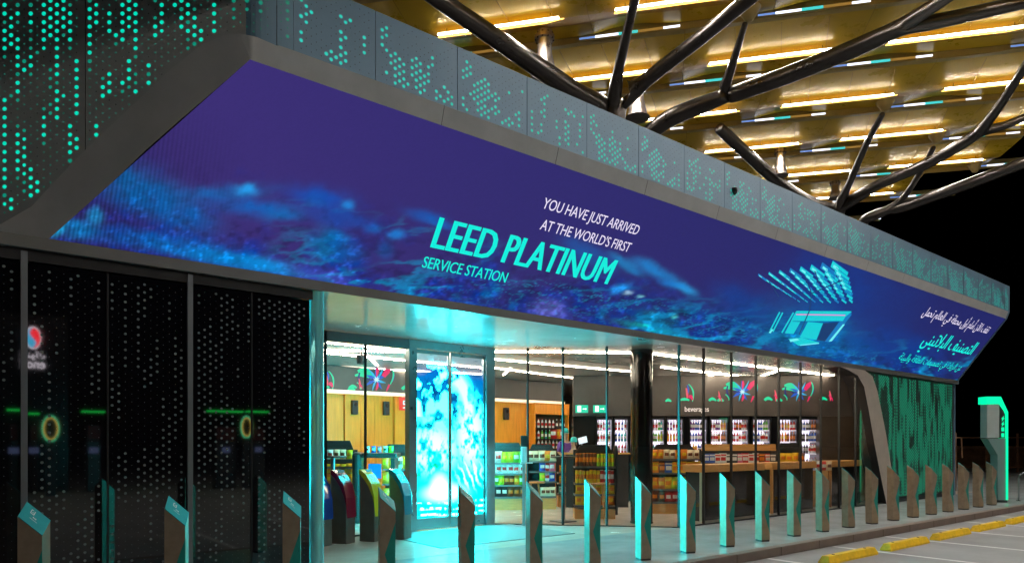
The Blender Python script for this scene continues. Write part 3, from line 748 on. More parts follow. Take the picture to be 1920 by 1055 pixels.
# branching columns
def skin_mesh(name, verts, edges, radii, mat, parent, sub=2, root=0):
    me = bpy.data.meshes.new(name); off = wloc(parent) if parent else Vector()
    me.from_pydata([tuple(Vector(v)-off) for v in verts], edges, [])
    o = bpy.data.objects.new(name, me); COL.objects.link(o)
    md = o.modifiers.new('skin', 'SKIN'); md.use_smooth_shade = True; md.branch_smoothing = .4
    for i, r in enumerate(radii):
        sv = me.skin_vertices[0].data[i]; rr = r if hasattr(r, '__len__') else (r, r); sv.radius = rr; sv.use_root = (i == root)
    sb = o.modifiers.new('sub', 'SUBSURF'); sb.levels = sub; sb.render_levels = sub
    bpy.context.view_layer.update()
    ev = o.evaluated_get(bpy.context.evaluated_depsgraph_get()); nm = bpy.data.meshes.new_from_object(ev)
    o.modifiers.clear(); o.data = nm; nm.name = name; nm.materials.clear(); nm.materials.append(mat)
    nm.polygons.foreach_set('use_smooth', [True]*len(nm.polygons))
    bpy.data.meshes.remove(me)
    if parent: o.parent = parent
    return o
def spline(nodes, n=4):
    P = [Vector(p) for p, r in nodes]; Rr = [r for p, r in nodes]; out = []
    for i in range(len(P)-1):
        p0 = P[max(i-1,0)]; p1 = P[i]; p2 = P[i+1]; p3 = P[min(i+2,len(P)-1)]
        for k in range(n):
            t = k/n
            q = .5*((2*p1) + (p2-p0)*t + (2*p0-5*p1+4*p2-p3)*t*t + (3*p1-p0-3*p2+p3)*t**3)
            out.append((q, Rr[i]*(1-t)+Rr[i+1]*t))
    out.append((P[-1], Rr[-1])); return out
def column_tree(label, base, chains, cones):
    """chains: list of (start key or None, [(px,py,k,r)...]); the trunk runs from base to the first node"""
    n0 = CP(*chains[0][1][0][:3])
    root = thing('branching_column', label, 'column', (base[0], base[1], 6.22))
    V = [Vector((base[0], base[1], 6.22)), (Vector((base[0],base[1],6.22))+n0)/2]; E = [(0,1)]; Rd = [base[2]*1.1, base[2]]
    keys = {}
    for start, nodes in chains:
        pts = []
        if start is not None: pts.append((V[keys[start]], Rd[keys[start]]))
        pts += [(CP(a,b,c), r) for a, b, c, r in nodes]
        sp = spline(pts, 3); prev = None
        if start is None: prev = 1
        else: prev = keys[start]; sp = sp[1:]
        for q, r in sp:
            if (q-V[prev]).length < r*.55: continue
            V.append(q); Rd.append(r); E.append((prev, len(V)-1)); prev = len(V)-1
        for a, b, c, r in nodes:
            p = CP(a,b,c); keys[(a,b)] = min(range(len(V)), key=lambda i: (V[i]-p).length)
    skin_mesh('branches', V, E, Rd, steel_dark, root)
    for (a, b, k, s) in cones:
        p = CP(a, b, k); m = MB(); top = ZC - .05 - p.z
        m.lathe([(.06*s,-.02),(.10*s,0),(.26*s,max(top*.55,.25)),(.27*s,max(top*.6,.28)),(.20*s,max(top*.62,.29))], p, 20)
        m.build('hanger_cone', gold_edge, root, smooth=True)
    return root
n = CP(1150,205,.86)
column_tree('dark branching canopy column with thick left limb, nearest the corner of the store', (n.x,n.y,.30), [
 (None, [(1150,205,.86,.30)]),
 ((1150,205), [(1085,178,.87,.27),(1000,120,.90,.245),(900,52,.925,.215),(815,-6,.945,.20),(730,-70,.97,.18)]),
 ((1150,205), [(1158,140,.90,.15),(1176,60,.94,.125),(1192,-8,.965,.115),(1212,-95,.985,.10)]),
 ((1150,205), [(1215,148,.90,.19),(1300,82,.92,.18),(1400,2,.94,.17),(1500,-80,.97,.15)])], [])
n = CP(1205,262,.84)
column_tree('dark canopy column with long rising limb, between its two branching neighbours', (n.x,n.y,.26), [
 (None, [(1205,262,.84,.25),(1245,228,.87,.25),(1300,203,.89,.24),(1348,186,.90,.24)]),
 ((1348,186), [(1480,140,.912,.235),(1600,92,.92,.225),(1682,54,.927,.22)]),
 ((1348,186), [(1362,155,.925,.15),(1380,100,.955,.10),(1398,42,.978,.075)]),
 ((1682,54), [(1740,18,.94,.16),(1830,-42,.97,.15)]),
 ((1682,54), [(1770,38,.93,.17),(1850,20,.94,.165),(1965,-6,.965,.15)])], [(1405,38,.98,1.0)])
n = CP(1562,440,.82)
column_tree('dark canopy column with five limbs above the far end of the store', (n.x,n.y,.30), [
 (None, [(1566,396,.855,.29)]),
 ((1566,396), [(1525,383,.865,.25),(1470,350,.89,.225),(1400,288,.925,.20),(1345,237,.965,.18)]),
 ((1566,396), [(1590,350,.89,.13),(1622,275,.94,.115),(1656,212,.972,.085)]),
 ((1566,396), [(1640,350,.872,.19),(1740,306,.89,.19),(1812,264,.90,.19),(1838,246,.905,.18)]),
 ((1838,246), [(1880,190,.92,.13),(1930,112,.95,.12),(1985,30,.98,.10)]),
 ((1838,246), [(1882,236,.92,.13),(1940,212,.945,.12),(2010,180,.97,.10)])], [(1660,208,.978,1.0)])
n = CP(1590,450,.84)
column_tree('lowest dark canopy column reaching out against the black sky', (n.x,n.y,.26), [
 (None, [(1618,412,.865,.22),(1660,396,.87,.22)]),
 ((1660,396), [(1700,385,.872,.22),(1800,350,.88,.21),(1920,305,.90,.20),(2010,272,.92,.18)]),
 ((1660,396), [(1690,375,.89,.12),(1715,340,.92,.11),(1738,300,.95,.095),(1752,274,.972,.08)])], [(1757,268,.975,1.0),(1828,322,.97,.9)])
def post(px, y0, y1, lab, s=1.0):
    p = CP(px, y0, .985); zb = HC + (HY-y1)*depth(p)/F; h = ZC-.06-zb
    t = thing('canopy_stub_post', lab, 'post', (p.x,p.y,zb))
    m = MB(); m.lathe([(.36*s,0),(.30*s,.04),(.24*s,h*.25),(.185*s,h*.5),(.17*s,h*.75),(.18*s,h*.80),(.25*s,h*.82),(.25*s,h*.90),(.20*s,h*.92),(.20*s,h)], (0,0,0), 22)
    m.build('post_shaft', M('pale_post_metal', (.42,.38,.36), .3, .6, var=.15, scale=2), t, local=True, smooth=True)
    m = MB()
    for q in range(10): a = q*.628; m.lathe([(.022,h*.80),(.022,h*.935)], (.225*s*math.cos(a),.225*s*math.sin(a),0), 6)
    m.build('bolt_ring', alu_dark, t, local=True)
post(1021,68,140,'pale flared stub post between the canopy and the thick left limb')
post(1195,158,222,'pale flared stub post just right of the nearest column fork')
post(1566,345,372,'small dark stub post tucked behind the far column fork', .8)
post(1463,283,330,'pale stub post behind the far column limb', .8)

# ------------------------------------------------------------------ bollards
BH = Vector((0,0,0))
def bollard_proto(label, loc, rz):
    t = thing('bollard', label, 'bollard', loc, rz, 'faceted bollards along the kerb')
    w, L = .08, .17; top = lambda x, y: 1.065 - .9375*(x+.08) + .56*y
    Z0 = .025
    FL, FR, BR, BL_ = (-w,0,top(-w,0)), (w,0,top(w,0)), (w,L,top(w,L)), (-w,L,top(-w,L))
    T, Bt, A, Md = (w,0,.81), (w,0,.13), (-.03,0,.48), (w,.016,.48)
    m = MB()
    m.face([(-w,0,Z0),(w,0,Z0),Bt,A,T,FR,FL]); m.face([(w,0,Z0),(w,L,Z0),BR,FR,T,Md,Bt])
    m.face([(w,L,Z0),(-w,L,Z0),BL_,BR]); m.face([(-w,L,Z0),(-w,0,Z0),FL,BL_]); m.face([(-w,0,Z0),(-w,L,Z0),(w,L,Z0),(w,0,Z0)])
    m.build('bollard_body', b_bronze, t, local=True, fixn=False)
    m = MB(); m.face([A,Md,T]); m.face([A,Bt,Md]); m.build('facet', b_green, t, local=True, fixn=False)
    e = .003; n = Vector((.9375,-.56,1)).normalized()
    P = [Vector(p) for p in (FL,FR,BR,BL_)]; m = MB(); m.prism([p+n*.0005 for p in P], n*.006); tp_ = m.build('top_plate', b_teal, t, local=True)
    u = (P[1]-P[0]).normalized(); v = (P[3]-P[0]).normalized(); m = MB(); o_ = P[0] + n*.0085
    def q(a, b, c, d): m.face([o_+u*a+v*b, o_+u*c+v*b, o_+u*c+v*d, o_+u*a+v*d])
    q(.060,.115,.066,.160); q(.066,.115,.095,.121); q(.089,.121,.095,.160); q(.074,.130,.083,.139); q(.066,.154,.078,.160)
    q(.095,.085,.102,.100); q(.108,.085,.113,.100); q(.117,.085,.124,.100); q(.075,.065,.140,.069)
    m.build('icon', icon_white, tp_, local=True, fixn=False)
    m = MB(); m.box((0,L/2,.0125),(.15,.16,.025)); m.build('foot', b_foot, t, local=True)
    return t
bp = None
ext = ['in front of the leftmost dark glass','in front of the grey mullion of the dark glass','before the cyan lit corner post','before the yellow bin','before the right door leaf','before the wooden stool behind the glass','before the brown bottle shelves','before the black round column','before the yellow packet shelves','left of the first bar counter','before the long bar counter','before the middle bar counter','right of the middle bar counter','before the last bar counter','before the pale timber wall','before the foot of the sweeping frame','at the left edge of the green wall','before the green wall, left part','before the green wall, right part','at the corner past the green wall','left of the charging totem','right before the charging totem']
for k in range(22):
    px = XV - 1e4/(3.979 + .4735*k)
    p = Vector((gX(px, 6.36), 6.36, 0)); lab = 'faceted bollard, %s from the left, %s' % (ord_(k), ext[k])
    c_, s_ = math.cos(math.radians(-21.9)), math.sin(math.radians(-21.9)); L2 = .085
    loc = (p.x + s_*L2, p.y - c_*L2, 0)
    if bp is None: bp = bollard_proto(lab, loc, math.radians(-21.9))
    else: dup(bp, loc, label=lab)

# ------------------------------------------------------------------ recycling bins beside the door, mat
bin_body = M('bin_body', (.16,.155,.14), .4, .5, var=.15, scale=4)
def make_bin(px, py, col, label, first):
    p = onZ(px, py, 0); t = thing('recycling_bin', label, 'bin', (p.x,p.y,0), math.radians(30), 'recycling bins beside the sliding doors')
    w = .125; body = [(.13,0),(-.165,0),(-.165,.52),(-.15,.74),(-.095,.94),(.005,1.085),(.08,1.135),(.13,1.15)]
    m = MB(); m.prism([(-w,y,z) for y, z in body], (2*w,0,0)); m.build('bin_body', bin_body, t, local=True, bevel=.015)
    cap = [(.135,1.20),(.09,1.185),(.0,1.115),(-.11,.96),(-.168,.75),(-.184,.42),(-.160,.62),(-.125,.76),(-.05,.92),(.05,1.05),(.09,1.09),(.135,1.12)]
    m = MB(); m.prism([(-w-.008,y,z) for y, z in cap], (2*w+.016,0,0))
    cp = m.build('hood', M('bin_hood_'+col[0], col[1], .25, 0, coat=.5, var=.08), t, local=True, bevel=.008)
    a = Vector((0,.0,1.115)); b = Vector((0,-.11,.96)); d = (b-a).normalized(); n = Vector((0,d.z,-d.y)); n = -n if n.z < 0 else n
    m = MB(); c = a.lerp(b,.25) + n*.006
    for q in range(10):
        a0, a1 = q*.628, (q+1)*.628; f = lambda r, an: c + Vector((1,0,0))*(r*math.cos(an)) - d*(r*math.sin(an)*1.2)
        m.face([f(.032,a0), f(.042,a0), f(.042,a1), f(.032,a1)])
    for q in range(2): m.face([c + d*(.07+.02*q) + Vector((x_,0,0)) + d*e_ for x_, e_ in ((-.05,0),(.05,0),(.05,.01),(-.05,.01))])
    m.build('icon', icon_white, cp, local=True, fixn=False)
    m = MB(); c = a.lerp(b,-.35) + n*.012; m.prism([c+Vector((x_,0,0))+d*y_ for x_, y_ in ((-.09,-.02),(.09,-.02),(.075,.03),(-.075,.03))], n*.006); m.build('slot', alu_dark, cp, local=True)
    m = MB(); m.box((0,-.015,.008),(.22,.24,.016)); m.build('foot', b_foot, t, local=True)
make_bin(598,1022,('blue',(.01,.05,.28)),'recycling bin with dark blue hood, half hidden by the corner post',1)
make_bin(642,1017,('maroon',(.20,.006,.03)),'recycling bin with maroon hood beside the blue one',0)
make_bin(694,1013,('yellow',(.62,.60,.03)),'recycling bin with yellow green hood in front of the glass',0)
make_bin(749,1009,('teal',(.01,.22,.34)),'recycling bin with teal blue hood right beside the door',0)
p = onZ(1060,1000,0); m = MB(); m.obox((5.7,8.97,.001),(8.55-5.7,0,0),(0,1.95,0),(0,0,.012)); 
tag(m.build('door_mat', M('door_mat_rubber', (.16,.17,.17), .6, var=.2, scale=30)), 'wide grey door mat on the pavement outside the sliding doors', 'mat')

# ------------------------------------------------------------------ store interior
m = MB(); m.obox((3.2,11.52,ZL+.001),(24,0,0),(0,9,0),(0,0,.05)); m.build('ceiling', ceil_mat, B)
YB = 16.2
def bX(px, Y=YB): return gX(px, Y)
xL, xR = 3.3, 14.6
m = MB(); m.obox((xL,YB,0),(xR-xL,0,0),(0,.1,0),(0,0,3.0)); m.build('back_wall', wood, B)
for a, b, yy in ((560,642,.03),(644,672,.09),(736,748,.14),(925,985,.05)):
    m = MB(); m.obox((bX(a),YB-yy,0),(bX(b)-bX(a),0,0),(0,yy-.004,0),(0,0,2.9)); m.build('wall_panel', wood, B)
for a, b in ((676,702),(702.4,731)):
    m = MB(); m.obox((bX(a),YB-.012,0),(bX(b)-bX(a),0,0),(0,.01,0),(0,0,2.75)); m.build('inner_door', wood, B)
m = MB(); m.obox((xL,YB-.35,2.97),(xR-xL,0,0),(0,.35,0),(0,0,.58)); bulk = m.build('bulkhead', dark_wall, B)
m = MB(); m.obox((xL,YB-.42,2.89),(xR-xL,0,0),(0,.40,0),(0,0,.07)); m.build('ledge', M('lit_ledge', (.75,.62,.5), .4, em=(1,.72,.48), es=.9), B)
# fridge wall, seen square on
DFW = 19.15
def fp(px, d, z): r = (px-CX)/F*d; x, y = fr(r, d); return Vector((x,y,z))
def fbox(m, px0, px1, d0, d1, z0, z1, mi=0, ref=None):
    d_ = ref or d0; r0, r1 = (px0-CX)/F*d_, (px1-CX)/F*d_; x, y = fr(r0, d0)
    m.obox(Vector((x,y,z0)), RGT*(r1-r0), FWD*(d1-d0), UP*(z1-z0), mi)
m = MB(); fbox(m, 1075, 1600, DFW, DFW+.3, 2.42, ZL-.01); m.build('bulkhead', M('right_bulkhead', (.06,.05,.047), .45, var=.25, scale=2), B)
m = MB(); fbox(m, 1075, 1600, DFW+.75, DFW+.85, 0, 2.42); fbox(m, 1075, 1117, DFW+.1, DFW+.7, 0, 2.41); m.build('fridge_wall', black_wall, B)
m = MB(); fbox(m, 1537, 1612, DFW-.1, DFW+.6, 0, 2.41); m.build('dark_wall', M('brown_dark_wall', (.05,.036,.026), .4, var=.25), B)
m = MB(); a = onY(1606,834,9.15); b_ = onY(1662,834,8.75); m.obox((a.x,a.y,.02), Vector((b_.x-a.x,b_.y-a.y,0)), Vector((0,.1,0)), UP*2.02); m.build('timber_wall', pale_wood, B)
# ceiling lights
def cl(p0, p1, w=.036):
    a, b = onZ(*p0, ZL-.012), onZ(*p1, ZL-.012); d = (b-a); n = Vector((-d.y,d.x,0)).normalized()*w/2
    m = MB(); m.prism([a-n,b-n,b+n,a+n], UP*.01); m.build('ceiling_light', ceil_led, B)
for a in (((926,660),(1184,662)),((926,674),(1184,697)),((926,690),(1140,717)),((1225,664),(1300,674)),((1240,666),(1564,705)),((1240,689),(1434,711)),((1236,706),(1335,715)),((1305,712),(1350,699)),((1425,706),(1465,694)),
          ((1112,718),(1145,707)),((944,703),(957,691)),((612,643),(905,672)),((606,657),(905,664)),((606,662),(905,690)),((690,668),(708,686)),((640,689),(905,702))): cl(*a)
# speakers on the wood wall
for px, py, lab in ((665,763,'small black wall speaker on the left wood panel'),(724,765,'small black wall speaker beside the inner door'),(949,775,'small black wall speaker high on the wood wall right of the doors')):
    p = onY(px, py, YB-.16); t = thing('wall_speaker', lab, 'speaker', p)
    m = MB(); m.box((0,0,0),(.16,.11,.36)); m.build('speaker_box', alu_dark, t, local=True, bevel=.015)
    m = MB(); m.lathe([(.045,0),(.05,.01)], (0,0,0), 12); m.v = [(x, -.062-z, y+.07) for x, y, z in m.v]; m.build('cone', black_wall, t, local=True)
# ceiling projector hanging in the left window
p = onD(678,668,14.2); t = thing('spotlight', 'black spotlight hanging from the store ceiling left of the doors', 'spotlight', p)
m = MB(); m.tube([(0,0,0),(0,0,ZL-p.z)], .02, 8); m.build('stem', alu_dark, t, local=True)
m = MB(); m.lathe([(.06,-.16),(.10,-.15),(.11,.02),(.05,.05)], (0,0,0), 14); m.build('lamp_head', alu_dark, t, local=True, smooth=True)
p = onD(645,748,17.6); t = thing('hanging_sign_box', 'dark tapered box hanging under the ledge with a green edge', 'sign box', p)
m = MB(); m.prism([(-.30,0,.10),(-.20,0,-.13),(.20,0,-.13),(.30,0,.10)], (0,.2,0)); m.build('box_body', alu_dark, t, local=True)
m = MB(); m.box((0,.1,.115),(.56,.18,.028)); m.build('green_edge', M('green_neon', (0,0,0), .4, em=(.03,.85,.25), es=1.6), t, local=True)
# neon flower pictures on the bulkheads
neon = {k: M('flower_'+k, (0,0,0), .5, em=srgb(*c), es=1.0) for k, c in (('teal',(0,225,165)),('blue',(10,95,215)),('cyan',(30,190,240)),('magenta',(240,10,100)),('white',(215,250,255)),('deep',(15,30,120)),('coral',(245,90,110)))}
nk = list(neon)
def flower(mapf, parent, cx, cy, s, parts='all'):
    m = MB()
    def petal(pts, ws, c, k=0):
        P = [Vector((a, b)) for a, b in pts]; n = 9; L_ = []; R_ = []
        for i in range(n):
            t = i/(n-1); q = P[0]*(1-t)**2 + P[1]*2*t*(1-t) + P[2]*t*t; d = (P[1]-P[0])*(1-t) + (P[2]-P[1])*t; d = d.normalized() if d.length else Vector((1,0))
            w = np.interp(t, [0,.5,1], ws); nn = Vector((-d.y,d.x))*w; L_.append(q+nn); R_.append(q-nn)
        for i in range(n-1): m.face([mapf(cx+s*a.x, cy+s*a.y, k) for a in (L_[i],L_[i+1],R_[i+1],R_[i])], nk.index(c))
    if parts != 'left':
        petal([(-38,-16),(-22,-24),(-4,-4)],(3,7,3),'teal',1); petal([(-44,-8),(-24,-14),(-10,-2)],(2,5,2),'teal',2)
        for an, l, c, w in ((200,26,'blue',3),(230,30,'cyan',2),(265,26,'blue',3.5),(300,30,'cyan',2),(330,24,'blue',3),(20,20,'cyan',2.5),(60,22,'blue',3),(110,24,'cyan',2),(150,26,'blue',3.5),(180,22,'deep',4)):
            a = math.radians(an); petal([(0,0),(l*.5*math.cos(a+.2),l*.5*math.sin(a+.2)),(l*math.cos(a),l*math.sin(a))],(1.2,w,.3),c,2+an%3)
        petal([(1,-26),(3,-18),(0,-6)],(1.5,3.2,1),'magenta',5); petal([(2,6),(3,14),(-1,22)],(1,2.5,1),'magenta',5)
        petal([(14,-6),(22,-18),(30,-26)],(4,6,2),'magenta',5); petal([(26,10),(24,16),(20,24)],(2,2,1),'magenta',5); petal([(30,-26),(40,-12),(28,10)],(1.2,1.6,1),'teal',6); petal([(33,-20),(37,-8),(32,4)],(1,1.8,1),'blue',5)
        petal([(-34,-14),(-40,0),(-30,14)],(1.4,2.2,1),'deep',5); petal([(-40,6),(-30,12),(-32,20)],(1,1.5,1),'teal',5)
        for a_ in range(8):
            an = a_*math.pi/4+.3; petal([(0,0),(4*math.cos(an),4*math.sin(an)),(7*math.cos(an),7*math.sin(an))],(1.4,1.0,.2),'white',7)
    else:
        petal([(10,22),(18,-8),(0,-22)],(1,2,1),'teal',5); petal([(-6,-12),(-2,4),(-4,18)],(2,3,1),'coral',5); petal([(0,12),(6,4),(10,18)],(2,5,2),'magenta',6)
        petal([(-24,19),(-10,13),(2,19)],(2,4,2),'teal',6); petal([(-3,-20),(1,-10),(-1,0)],(1,2,1),'blue',6)
    petal([(52,20),(60,10),(70,20)],(3,4,2),'teal',6); petal([(76,-4),(80,10),(78,22)],(1,2.6,1),'coral',6); petal([(74,8),(84,14),(84,22)],(1,2,1),'magenta',7); petal([(-58,22),(-52,14),(-44,22)],(2,4,2),'teal',6)
    return m.build('flower_picture', [neon[k] for k in nk], parent, fixn=False)
backmap = lambda x, y, k: onY(x, y, YB-.356-.002*k)
flower(backmap, bulk, 706, 711, .92); flower(backmap, bulk, 616, 712, .75, 'left')
rb = bpy.data.objects['bulkhead.001']
fmap = lambda x, y, k: onD(x, y, DFW-.006-.002*k)
flower(fmap, rb, 1392, 734, .80); flower(fmap, rb, 1499, 735, .74); flower(fmap, rb, 1291, 736, .74, 'left')
# wall lettering over the fridges
p = onD(1284, 771, DFW-.01); q = onD(1329, 771, DFW-.01)
wl = thing('wall_lettering', 'pale lettering beverages on the dark band above the fridges', 'lettering', p)
lay_text('beverages', 'lettering', M('pale_lettering', (.7,.66,.66), .5, em=(.8,.72,.72), es=.6), wl, p, RGT, UP, -FWD, (q-p).length, .15, bold=.01)
# exit signs
def exit_sign(px, py, d, lab):
    p = onD(px, py, d); t = thing('exit_sign', lab, 'exit sign', p)
    m = MB(); s = .10
    m.obox(RGT*-.17+UP*-.105, RGT*.34, FWD*.05, UP*.21); m.build('sign_box', M('exit_green', (0,.2,.15), .5, em=srgb(0,190,150), es=1.0), t, local=True)
    m = MB(); o_ = -FWD*.003
    def q(pts): m.face([RGT*a+UP*b+o_ for a, b in pts])
    q([(-.12,-.08),(-.02,-.08),(-.02,.085),(-.12,.085)])
    q([(.10,.035),(.135,.0),(.10,-.035)]); q([(.02,-.012),(.10,-.012),(.10,.012),(.02,.012)])
    m.build('pictogram', M('exit_white', (.8,.8,.8), .5, em=(.8,1,.95), es=1.0), t, local=True, fixn=False)
exit_sign(1091,766,18.6,'left green exit sign with white pictogram on the wood wall'); exit_sign(1124,766,18.9,'right green exit sign with white pictogram on the dark wall')
p = onD(757,757,17.8); t = thing('red_wall_sign', 'red sign with a white mark at the end of the wood wall', 'sign', p)
m = MB(); m.obox(RGT*-.12+UP*-.16, RGT*.28, FWD*.05, UP*.34); m.build('sign_panel', M('red_sign', (.6,.02,.01), .4, em=(.7,.02,.01), es=.6), t, local=True)
m = MB(); 
for a, b, c, d in ((-.02,.06,.10,.09),(-.02,.0,.01,.06),(-.02,-.02,.10,.01),(.07,-.08,.10,-.02),(-.02,-.11,.10,-.08)): m.face([RGT*x_+UP*y_-FWD*.003 for x_, y_ in ((a,b),(c,b),(c,d),(a,d))])
m.build('mark', icon_white, t, local=True, fixn=False)

# ------------------------------------------------------------------ products
PC = {'red':(.55,.02,.015),'orange':(.75,.22,.015),'yellow':(.80,.50,.015),'green':(.10,.42,.03),'lime':(.38,.60,.03),'blue':(.02,.09,.45),'white':(.75,.74,.72),'brown':(.16,.045,.015),'purple':(.20,.04,.30),'pink':(.70,.16,.28),'teal':(.02,.35,.34),'cream':(.75,.62,.42),'dark':(.03,.03,.035)}
PM = {k: M('product_'+k, c, .35, var=.12, scale=12) for k, c in PC.items()}
yaw = TH - math.pi/2
PROTO = {}
def product_mesh(kind, col):
    key = (kind, col)
    if key in PROTO: return PROTO[key]
    m = MB(); lab2 = {'white':'red','red':'white','yellow':'orange','brown':'orange','green':'white','lime':'yellow','blue':'white','orange':'yellow','purple':'white','pink':'white','teal':'white','cream':'brown','dark':'white'}[col]
    if kind == 'bottle':
        m.lathe([(.026,0),(.031,.01),(.031,.06)], n=9, mi=0); m.lathe([(.0315,.06),(.0315,.135)], n=9, mi=1); m.lathe([(.031,.135),(.030,.165),(.013,.205),(.012,.225)], n=9, mi=0); m.lathe([(.0145,.222),(.0145,.245)], n=9, mi=1)
    elif kind == 'can':
        m.lathe([(.026,0),(.033,.012),(.033,.11),(.026,.122)], n=10, mi=0); m.lathe([(.0334,.045),(.0334,.085)], n=10, mi=1)
    elif kind == 'tall':
        m.lathe([(.036,0),(.038,.01),(.038,.25),(.034,.262)], n=10, mi=0); m.lathe([(.0385,.09),(.0385,.19)], n=10, mi=1); m.lathe([(.037,.262),(.037,.278)], n=10, mi=1)
    elif kind == 'box':
        m.box((0,0,.11),(.15,.07,.22),0,0); m.face([(-.055,-.0362,.05),(.055,-.0362,.05),(.055,-.0362,.13),(-.055,-.0362,.13)],1); m.face([(-.065,-.0362,.16),(.065,-.0362,.16),(.065,-.0362,.195),(-.065,-.0362,.195)],1)
    elif kind == 'bag':
        n = 6; W_, H_ = .17, .24
        for s in (-1, 1):
            g = [[(-W_/2*(1-.10*math.sin(math.pi*j/n)) + W_*(1-.10*math.sin(math.pi*j/n))*i/n, s*.045*(math.sin(math.pi*i/n)*math.sin(math.pi*j/n))**.6 + .004*math.sin(9*i+5*j), H_*j/n) for i in range(n+1)] for j in range(n+1)]
            for j in range(n):
                for i in range(n):
                    m.face([g[j][i],g[j][i+1],g[j+1][i+1],g[j+1][i]], 1 if (s < 0 and 1 <= i <= 4 and j in (2,3)) else 0)
    o = m.build('p_'+kind, [PM[col], PM[lab2]], None, smooth=(kind != 'box'), angle=50); me = o.data; bpy.data.objects.remove(o); PROTO[key] = me; return me
KN = {'bottle':('drink_bottle','bottle'),'can':('drink_can','can'),'tall':('crisp_tube','tube'),'box':('packet_box','packet'),'bag':('snack_bag','bag')}
def put(kind, col, p, where, sc=1.0, tilt=0, rz=0):
    nm, cat = KN[kind]; o = bpy.data.objects.new(nm, product_mesh(kind, col)); COL.objects.link(o)
    o.location = p; o.rotation_euler = (tilt, 0, yaw+rz); sc *= {'bag':1.14,'box':1.12}.get(kind,1); o.scale = (sc,)*3
    name = {'bottle':'bottle','can':'can','tall':'tall tube','box':'packet','bag':'bag'}[kind]
    tag(o, '%s %s on %s' % (col, name, where), cat, '%ss on %s' % (name, where)); return o
def row(kind, cols, origin, n, step, where, sc=1.0, jit=.006, back=0, tilt=0):
    k = 0
    for i in range(n):
        c = cols[(i*len(cols))//n] if isinstance(cols, list) else cols
        p = Vector(origin) + RGT*(step*i + rng.uniform(-jit,jit)) + FWD*(back+rng.uniform(-jit,jit))
        put(kind, c, p, where, sc*rng.uniform(.96,1.04), tilt, rng.uniform(-.12,.12))
# fridges
fr_px = [(1118,1149),(1151,1179),(1184,1216),(1222,1247),(1249,1282),(1292,1327),(1331,1366),(1370,1405),(1410,1446),(1460,1497),(1501,1537)]
frame_m = M('fridge_frame', (.012,.012,.014), .3, .2); lit = M('fridge_light_panel', (.8,.8,.8), .5, em=(.93,.82,1.0), es=1.7); shelf_w = M('fridge_shelf', (.75,.72,.78), .4, em=(.9,.8,1), es=.35)
tones = [['white','pink','purple'],['red','blue','white'],['dark','brown','white'],['white','green','teal'],['purple','white','red'],['purple','blue','dark'],['white','purple','yellow'],['red','brown','white'],['white','blue','green'],['brown','orange','red'],['blue','dark','brown']]
tone2 = [['white','cream'],['blue','teal'],['dark','red'],['green','lime'],['orange','pink'],['blue','purple'],['white','brown'],['red','white'],['blue','white'],['orange','brown'],['dark','blue']]
tone3 = [['orange','cream'],['pink','red'],['white','dark'],['teal','green'],['yellow','orange'],['yellow','blue'],['yellow','cream'],['dark','white'],['blue','purple'],['red','orange'],['dark','white']]
for k, (a, b) in enumerate(fr_px):
    d0 = DFW+.06; r0, r1 = (a-CX)/F*d0, (b-CX)/F*d0; wd = r1-r0; x, y = fr(r0, d0); o_ = Vector((x,y,0))
    fn = '%s wall fridge from the left' % ord_(k)
    t = thing('drinks_fridge', 'lit glass door drinks fridge in the back wall, %s of the row from the left' % ord_(k), 'fridge', o_, 0, 'drinks fridges along the wall')
    m = MB(); e = .035
    m.obox((0,0,0), RGT*e, FWD*.6, UP*2.40); m.obox(RGT*(wd-e), RGT*e, FWD*.6, UP*2.40); m.obox(RGT*e, RGT*(wd-2*e), FWD*.6, UP*.3); m.obox(RGT*e+UP*2.32, RGT*(wd-2*e), FWD*.6, UP*.08)
    m.build('fridge_frame', frame_m, t, local=True)
    m = MB(); m.obox(RGT*e+FWD*.5+UP*.3, RGT*(wd-2*e), FWD*.02, UP*2.02); m.build('light_panel', lit, t, local=True)
    for q, z in enumerate((.62,.98,1.34,1.68,2.0)):
        m = MB(); m.obox(RGT*(e+.002)+FWD*.06+UP*z, RGT*(wd-2*e-.004), FWD*.42, UP*.03); m.build('shelf', shelf_w, t, local=True)
        if q < 2 or k == 2: continue
        if q == 2 and k < 9 and k > 4 : pass
        nb_ = max(3, int((wd-2*e-.03)/.068)); cols = (tone3[k], tone2[k], tones[k])[q-2] if q < 5 else tones[k]
        row('bottle', cols, o_ + RGT*(e+.045) + FWD*.12 + UP*(z+.031), nb_, (wd-2*e-.09)/(nb_-1), '%s shelf of the %s' % (['third highest','second highest','topmost'][q-2], fn), sc=1.12)
    if k >= 9:
        row('bottle', tone3[k], o_ + RGT*(e+.045) + FWD*.12 + UP*(.98+.031), 6, (wd-2*e-.09)/5, 'low shelf of the %s' % fn, sc=.98)
    m = MB(); m.obox(RGT*(wd-.05)+FWD*-.03+UP*1.0, RGT*.015, FWD*.02, UP*.6); m.build('handle', alu, t, local=True)
